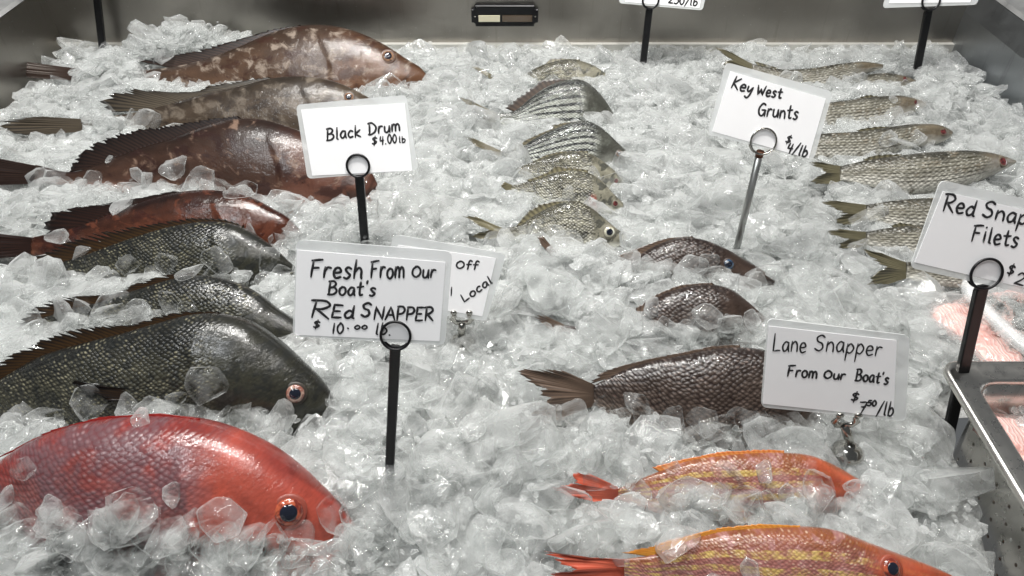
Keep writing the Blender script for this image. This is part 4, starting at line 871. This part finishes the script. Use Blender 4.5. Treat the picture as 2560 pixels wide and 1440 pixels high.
# ------------------------------------------------------------------ ice
MOUNDS = [(430, 150, .09, .045), (560, 125, .10, .035), (150, 130, .06, .012), (265, 205, .045, .038), (265, 325, .04, .028), (60, 250, .05, .008),
          (1275, 205, .035, .022), (1560, 215, .10, .01), (2330, 230, .10, .015), (1470, 690, .06, .022), (1500, 850, .06, .022), (160, 520, .05, .012),
          (950, 190, .12, .015), (1300, 700, .1, .008), (2020, 250, .05, .01), (1275, 475, .03, .012), (2100, 235, .05, .012)]
MW = [(G(x, y).x, G(x, y).y, r, h) for x, y, r, h in MOUNDS]
def H(x, y):
    h = .0
    h += .010 * noise.noise(Vector((x * 7, y * 7, .3))) + .006 * noise.noise(Vector((x * 18, y * 18, 4)))
    for mx_, my_, r, a in MW: h += a * math.exp(-((x - mx_) ** 2 + (y - my_) ** 2) / (r * r))
    # the ice falls away towards the steel pan
    if y < .53: h -= .050 * max(0, min(1, (x - .33) / .17)) * max(0, min(1, (.53 - y) / .16))
    return h
nx, ny_ = 150, 110; x0, x1, y0, y1 = XL, XR, .10, BW - .012
V = []
for j in range(ny_ + 1):
    for i in range(nx + 1):
        x = x0 + (x1 - x0) * i / nx; y = y0 + (y1 - y0) * j / ny_
        V.append((x, y, H(x, y) - .036 + .006 * noise.noise(Vector((x * 60, y * 60, 0)))))
F = [(j * (nx + 1) + i, j * (nx + 1) + i + 1, (j + 1) * (nx + 1) + i + 1, (j + 1) * (nx + 1) + i) for j in range(ny_) for i in range(nx)
     if not ((V[j * (nx + 1) + i][0] > PX0 + .02 and V[j * (nx + 1) + i][1] < PY1 - .02))]
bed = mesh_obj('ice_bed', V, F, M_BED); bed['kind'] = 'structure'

def ico(sub_):
    bm = bmesh.new(); bmesh.ops.create_icosphere(bm, subdivisions=sub_, radius=1)
    v = np.array([x.co[:] for x in bm.verts]); f = np.array([[q.index for q in p.verts] for p in bm.faces]); bm.free(); return v, f
ICO = {2: ico(2), 3: ico(3), 4: ico(4)}
def chip_shape(seed, lev):
    r = np.random.default_rng(seed); D, Fc = ICO[lev]
    nrm_ = []; hh = []
    m = r.integers(5, 8)
    for i in range(m):
        a = 2 * np.pi * (i + r.uniform(-.35, .35)) / m; nrm_.append([np.cos(a), np.sin(a), r.uniform(-.35, .35)]); hh.append(r.uniform(.55, 1.))
    for s in (-1, 1):
        nrm_.append([r.uniform(-.25, .25), r.uniform(-.25, .25), s]); hh.append(r.uniform(.17, .30))
        nrm_.append([r.uniform(-.7, .7), r.uniform(-.7, .7), s]); hh.append(r.uniform(.24, .42))
    N_ = np.array(nrm_); N_ /= np.linalg.norm(N_, axis=1)[:, None]; hh = np.array(hh)
    p = r.uniform(12, 40); d = np.maximum(D @ N_.T, 0) / hh
    rad = (d ** p).sum(1) ** (-1 / p)
    P = D * rad[:, None]
    P[:, 1] *= r.uniform(.6, .95)
    k = r.uniform(-.28, .28); P[:, 2] += k * (P[:, 0] ** 2) + r.uniform(-.15, .15) * P[:, 1] ** 2
    ph = r.uniform(0, 6, 3)
    P += .012 * np.sin(P[:, [1, 2, 0]] * 9 + ph) + .006 * np.sin(P[:, [2, 0, 1]] * 19 + ph)
    return P, Fc
def shard_shape(seed, bevel=False):
    """broken flake of ice: an uneven slab with slanted, crisp edges"""
    r = np.random.default_rng(seed); bm = bmesh.new(); m = r.integers(5, 9); asp = r.uniform(.5, .92); th = r.uniform(.16, .30)
    for sgn in (-1, 1):
        rad = r.uniform(.72, 1.0); ox, oy = r.normal(0, .07, 2)
        for i in range(m):
            a = 2 * math.pi * (i + r.uniform(-.32, .32)) / m; q = rad * r.uniform(.72, 1.0)
            bm.verts.new((math.cos(a) * q + ox, (math.sin(a) * q + oy) * asp, sgn * th * r.uniform(.35, 1.15) * (1 - .35 * r.random())))
    for _ in range(2): bm.verts.new((r.uniform(-.3, .3), r.uniform(-.3, .3) * asp, r.choice([-1, 1]) * th * 1.35))
    rs = bmesh.ops.convex_hull(bm, input=bm.verts); bmesh.ops.delete(bm, geom=[g for g in rs['geom_interior'] if isinstance(g, bmesh.types.BMVert)], context='VERTS')
    bmesh.ops.recalc_face_normals(bm, faces=bm.faces)
    if bevel:
        bmesh.ops.dissolve_limit(bm, angle_limit=R(12), verts=bm.verts, edges=bm.edges)
        bmesh.ops.bevel(bm, geom=list(bm.edges), offset=.045, segments=2, affect='EDGES', profile=.6)
        bmesh.ops.subdivide_edges(bm, edges=[e for e in bm.edges if e.calc_length() > .3], cuts=1, use_grid_fill=False)
    bmesh.ops.triangulate(bm, faces=bm.faces)
    k = r.uniform(-.32, .32)
    for v in bm.verts: v.co.z += k * v.co.x ** 2
    P = np.array([v.co[:] for v in bm.verts]); bm.verts.index_update(); F = np.array([[q.index for q in f.verts] for f in bm.faces]); bm.free(); return P, F
PROTO2 = [shard_shape(100 + i) if i % 10 < 4 else chip_shape(100 + i, 2) for i in range(60)]
PROTO3 = [shard_shape(500 + i, True) if i % 10 < 2 else chip_shape(300 + i, 3) for i in range(30)]
MELTED = [chip_shape(900 + i, 3) for i in range(24)]
def inpoly(x, y, poly):
    c = False; j = len(poly) - 1
    for i in range(len(poly)):
        xi, yi = poly[i]; xj, yj = poly[j]
        if (yi > y) != (yj > y) and x < (xj - xi) * (y - yi) / (yj - yi) + xi: c = not c
        j = i
    return c
BB = [(min(p[0] for p in P_), max(p[0] for p in P_), min(p[1] for p in P_), max(p[1] for p in P_)) for P_, _, _ in FISH_POLYS]
def covers_fish(p, px, py):
    for (poly, A, n), b in zip(FISH_POLYS, BB):
        if b[0] <= px <= b[1] and b[2] <= py <= b[3] and inpoly(px, py, poly):
            if (Vector(p) - A).dot(n) > -.02: return True
    return False
def hidden(p):
    d = Vector(p) - C0; L_ = d.length; d.normalize()
    for bv in BVHS:
        h = bv.ray_cast(C0, d, L_)
        if h[0] is not None: return True
    return False
def rotm(flat):
    a = rng.uniform(0, 2 * np.pi); tilt = abs(rng.normal(0, flat)); ax = rng.uniform(0, 2 * np.pi); tw = rng.uniform(0, 2 * np.pi)
    return Matrix.Rotation(a, 3, 'Z') @ Matrix.Rotation(min(tilt, 1.35), 3, Vector((math.cos(ax), math.sin(ax), 0))) @ Matrix.Rotation(tw, 3, 'Z')
def in_case(x, y, m=.012): return XL + m < x < XR - m and y < BW - .02 and not (x > PX0 + .02 and y < PY1 + m)
TUBP = [(p.x, p.y) for p in tb]
def in_tub(x, y): return inpoly(x, y, TUBP)
chips = []      # (pos, rot, size, layer, px size)
def csize(y):
    k = min(1, max(0, (y - .35) / .8)); return float(np.clip(rng.lognormal(math.log(.0325 * (1 - k) + .0180 * k)  , .50), .006, .062))
y = .16
for layer, (cov, dz0) in enumerate(((2.0, .001), (1.6, -.011), (1.3, -.022))):
    yy = .22
    while yy < BW - .01:
        base = .0325 * (1 - min(1, max(0, (yy - .35) / .8))) + .0180 * min(1, max(0, (yy - .35) / .8))
        step = base * 1.35 / math.sqrt(cov); half = min(XR, (yy * math.cos(PITCH) + CH * math.sin(PITCH)) * 1380 / FPX)
        xx = -half
        while xx < half:
            x_, y_ = xx + rng.normal(0, step * .4), yy + rng.normal(0, step * .4); s_ = csize(y_)
            xx += step
            if not in_case(x_, y_, .01 + s_ * .5) or in_tub(x_, y_): continue
            if x_ > PX0 + .016 - s_ * .45 and y_ < PY1 - .01: continue
            z_ = H(x_, y_) + dz0 + rng.normal(0, .0035) - s_ * .12
            px, py, dep = proj((x_, y_, z_))
            if px < -90 or px > 2650 or py > 1530: continue
            hs = s_ * FPX / dep
            if any(covers_fish((x_, y_, z_), px + a_ * hs, py + b_ * hs) for a_, b_ in ((0, 0), (0, .6), (-.45, .2), (.45, .2), (0, -.25))): continue
            chips.append(((x_, y_, z_), rotm(.55 if layer == 0 else .4), s_, layer, s_ * FPX / dep))
        yy += step * .85
def surf(px, py):
    d = ray(px, py).normalized(); best = None
    for bv in BVHS:
        h = bv.ray_cast(C0, d)
        if h[0] is not None and (best is None or h[3] < best[1]): best = (h[0], h[3], h[1])
    g = C0 + d * (CH - .005) / -d.z
    if best is None or best[1] > (g - C0).length: return g, Vector((0, 0, 1))
    n_ = best[2]
    if n_.dot(d) > 0: n_ = -n_
    return best[0], n_
band_chips = []
for top_, bot_, ice_, bv_ in BANDS:
    x0_, x1_ = ice_[0][0], ice_[-1][0]; ks = sorted(ice_)
    if x1_ < 0: continue
    pxs = 26 if x1_ - x0_ < 500 else 46
    area_ = sum(max(0, lerp_poly(bot_, x) - lerp_poly(ks, x)) * (x1_ - x0_) / 40 for x in np.linspace(x0_, x1_, 40))
    if x1_ - x0_ < 200: pxs = 22
    for _ in range(8 + int(area_ / (pxs * pxs) * 2.8)):
        px = rng.uniform(x0_, x1_); ya_ = lerp_poly(ks, px); yb_ = max(lerp_poly(bot_, px), ya_ + 6) + 10; py = ya_ + (yb_ - ya_) * rng.random() + rng.normal(0, 3)
        if not (-60 < px < 2620 and py < 1500): continue
        py2 = py + pxs * .2; p, n_ = surf(px, py2); q = proj(p); hb = bv_.ray_cast(C0, ray(px, py2).normalized())
        if hb[0] is None or (hb[0] - p).length > .004: continue
        if any(covers_fish(p + Vector((0, 0, .01)), px + a_ * pxs, py + b_ * pxs) for a_, b_ in ((0, -.18), (0, .55), (-.4, .1), (.4, .1))): continue
        if not in_case(p.x, p.y) or in_tub(p.x, p.y): continue
        s_ = min(csize(p.y) * rng.uniform(.7, 1.), .033); band_chips.append((tuple(p + n_ * (s_ * rng.uniform(0, .3))), rotm(.33), s_, 0, s_ * FPX / q[2]))
for _ in range(3200):      # fine slivers and crumbs between the flakes
    px, py = rng.uniform(-20, 2580), rng.uniform(90, 1450); g = G(px, py)
    if not in_case(g.x, g.y, .02) or in_tub(g.x, g.y) or g.x > PX0 and g.y < PY1: continue
    z_ = H(g.x, g.y) + .006 + rng.normal(0, .004); q = proj((g.x, g.y, z_))
    if covers_fish((g.x, g.y, z_), q[0], q[1]): continue
    s_ = float(rng.uniform(.003, .0065)) * (1.2 if g.y < .7 else .9); chips.append(((g.x, g.y, z_), rotm(.8), s_, 1, 0))
# single chunks that lie on the fish
ONFISH = {
 'red snapper at the lower left': [(435,1235,34),(560,1290,56),(130,1275,34),(60,1300,46),(830,1290,48),(850,1235,26),(60,1170,30),(20,1240,34),(880,1340,44),(500,1330,40),(380,1320,46),(270,1300,44),(180,1345,50),(560,1370,56),(760,1375,44),(320,1400,80),(120,1400,60),(470,1430,60),(660,1420,60),(930,1370,62),(820,1400,60),(790,1100,44),(860,1150,44)],
 'largest dark drum': [(240,1000,46),(320,1020,40),(380,1010,34),(520,965,48),(440,1000,30),(460,1030,34),(600,1040,40),(350,1050,36),(120,1050,50),(30,1060,40),(510,1040,34),(830,1010,18)],
 'middle dark drum': [(270,765,50),(170,790,44),(350,770,36),(430,760,34),(395,790,30),(100,820,30),(740,850,30),(470,780,26),(60,800,30)],
 'uppermost dark drum': [(545,655,48),(670,645,34),(320,665,30),(420,655,26),(470,690,40),(380,690,36),(240,690,30),(120,700,40),(600,690,26),(720,600,30),(700,685,30)],
 'lowest brown grouper': [(225,545,34),(150,600,30),(310,520,26),(620,470,30),(740,580,30),(90,570,36),(210,500,50)],
 'maroon grouper': [(350,440,34),(440,420,40),(275,400,14),(500,450,34),(240,450,26),(600,490,34),(700,500,34),(560,470,28)],
 'farthest plum snapper': [(1640,690,48),(1720,680,48),(1770,655,24),(1890,705,24),(1600,700,30),(1590,600,40),(1800,690,26),(1945,690,18)],
 'middle plum snapper': [(1630,770,28),(1710,800,34),(1770,790,36),(1600,815,40),(1870,800,26),(1660,830,34)],
 'largest plum snapper': [(1510,1010,28),(1590,1005,40),(1610,1035,40),(1550,1040,30),(1680,1045,34),(1760,1045,36),(1430,1040,44),(1500,1055,34),(1850,1050,44),(1385,1040,30)],
 'farther yellow striped snapper': [(1560,1190,44),(1810,1185,40),(1910,1185,30),(1730,1230,60),(1600,1230,44),(1500,1190,46),(1410,1180,28),(2040,1225,50),(2180,1205,34),(1960,1230,36),(1860,1255,44),(1680,1170,24),(2140,1230,36)],
 'nearest yellow striped snapper': [(1690,1370,60),(1760,1330,46),(1540,1375,52),(1900,1270,56),(1870,1420,44),(1560,1290,50),(1800,1300,44),(1460,1350,40)],
 'silver grunts': [(1380,575,26),(1300,600,22),(1420,490,24),(1470,500,22),(1560,560,20),(1350,495,26),(1320,300,20),(1480,300,22),(1600,600,44),(1540,470,18),(1290,410,30)],
 'silver mullets': [(2220,345,22),(2290,345,20),(2240,300,26),(2110,310,24),(2230,250,10),(2350,240,26),(2050,220,20)]}
special = []
for who, lst in ONFISH.items():
    for px, py, s_ in lst:
        p, n_ = surf(px, py); dep = (p - C0).dot(FW); s = s_ / FPX * dep * 1.3
        q = n_.lerp(Vector((0, -.3, 1)).normalized(), .35).to_track_quat('Z', 'Y').to_matrix()
        rm = q @ Matrix.Rotation(rng.uniform(0, 6.28), 3, 'Z') @ Matrix.Rotation(rng.normal(0, .28), 3, 'X')
        special.append((p + n_ * s * .16, rm, s, who))
def zone(px, py):
    if px > 2560 or px < 0: return 'near the picture edge'
    if py > 1230 and px < 1000: return 'heaped in front of the red snapper'
    if py > 1150 and px < 1350: return 'in the bare ice right of the red snapper'
    if py > 1150 and px > 2200: return 'beside the perforated steel pan'
    if py > 1080 and px > 1300: return 'around the yellow striped snappers'
    if px > 2200 and py > 700: return 'between the Lane Snapper card and the steel pan'
    if px < 850 and py > 450: return 'between the dark drums'
    if px < 1300 and py > 560: return 'around the foot of the Fresh From Our Boat\'s card'
    if px > 1300 and py > 560: return 'around the plum brown snappers'
    if px < 1100: return 'around the brown groupers'
    if px < 1700: return 'around the small striped grunts'
    return 'around the silver mullets'
meshes = []
for i, (P, Fc) in enumerate(PROTO3):
    me = bpy.data.meshes.new('ice_chunk'); me.from_pydata(P.tolist(), [], Fc.tolist()); me.polygons.foreach_set('use_smooth', [True] * len(me.polygons)); me.set_sharp_from_angle(angle=R(34)); me.materials.append(M_CLEAR if i % 3 else M_ICE); meshes.append(me)
def put_chunk(p, rm, s, label, group):
    o = bpy.data.objects.new('ice_chunk', random.choice(meshes)); COL.objects.link(o)
    o.matrix_world = Matrix.Translation(p) @ rm.to_4x4() @ Matrix.Diagonal((s, s, s, 1)); tag(o, label, 'ice chunk', group)
for p, rm, s, who in special: put_chunk(p, rm, s, ('broad ' if s > .021 else 'medium ' if s > .015 else 'little ') + 'clear ice chunk lying on the ' + who, 'ice chunks on the ' + who)
nind = 295 - len(special)
cand = sorted((c for c in chips if c[3] == 0), key=lambda c: -c[4]); chosen = set()
for c in cand:
    if len(chosen) >= nind: break
    px, py, _ = proj(c[0])
    if not (0 < px < 2560 and 0 < py < 1440) or hidden(c[0]): continue
    chosen.add(id(c)); up = abs(c[1][2][2]); look = ('big ' if c[4] > 78 else 'middling ' if c[4] > 62 else 'smaller ') + ('flat lying' if up > .88 else 'slanting' if up > .6 else 'upended')
    put_chunk(Vector(c[0]), c[1], c[2], look + ' ice chunk ' + zone(px, py), 'ice chunks ' + zone(px, py))
def merge(name, lst, mat, kind='stuff', parent=None, melted=False):
    VV = []; FF = []; k = 0
    for p, rm, s, lay, pxs in lst:
        big = pxs > 34 and lay == 0
        P, Fc = MELTED[rng.integers(0, len(MELTED))] if melted else PROTO3[rng.integers(0, 30)] if big else PROTO2[rng.integers(0, 60)]
        VV.append((P * s) @ np.array(rm.transposed()) + np.array(p)); FF.append(Fc + k); k += len(P)
    Vn = np.concatenate(VV); Fn = np.concatenate(FF).astype(np.int32)
    me = bpy.data.meshes.new(name); me.vertices.add(len(Vn)); me.vertices.foreach_set('co', Vn.ravel().astype(np.float32))
    me.loops.add(Fn.size); me.loops.foreach_set('vertex_index', Fn.ravel()); me.polygons.add(len(Fn)); me.polygons.foreach_set('loop_start', np.arange(0, Fn.size, 3, dtype=np.int32))
    me.update(calc_edges=True); me.polygons.foreach_set('use_smooth', np.ones(len(Fn), bool)); me.set_sharp_from_angle(angle=R(26)); me.materials.append(mat)
    o = bpy.data.objects.new(name, me); COL.objects.link(o); o['kind'] = kind; print(name, len(lst), len(Fn)); return o
rest = [c for c in chips if id(c) not in chosen]
tag(merge('crushed_ice', rest, M_ICE), 'crushed ice chips covering the case around the fish', 'crushed ice')
tag(merge('clear_ice_shards', band_chips, M_CLEAR, melted=True), 'clear wet ice shards heaped along the sunken flanks of the fish', 'crushed ice')
# ice inside the pans
pc = []
for i in range(650):
    x_, y_ = rng.uniform(ix0, ix1), rng.uniform(iy0, iy1); s_ = float(rng.uniform(.006, .017)); pc.append(((x_, y_, .009 + rng.normal(0, .006)), rotm(.5), s_, 1, 0))
tag(merge('pan_ice', pc, M_CLEAR), 'clear ice slivers over the pink fillets in the steel pan', 'crushed ice')
pc = []
for i in range(750):
    q = binterp(rng.uniform(.12, .88), rng.uniform(.12, .88)); s_ = float(rng.uniform(.006, .016)); pc.append(((q.x, q.y, .011 + rng.normal(0, .005)), rotm(.5), s_, 1, 0))
tag(merge('tub_ice', pc, M_CLEAR), 'pale ice slivers over the fillets in the clear tub', 'crushed ice')
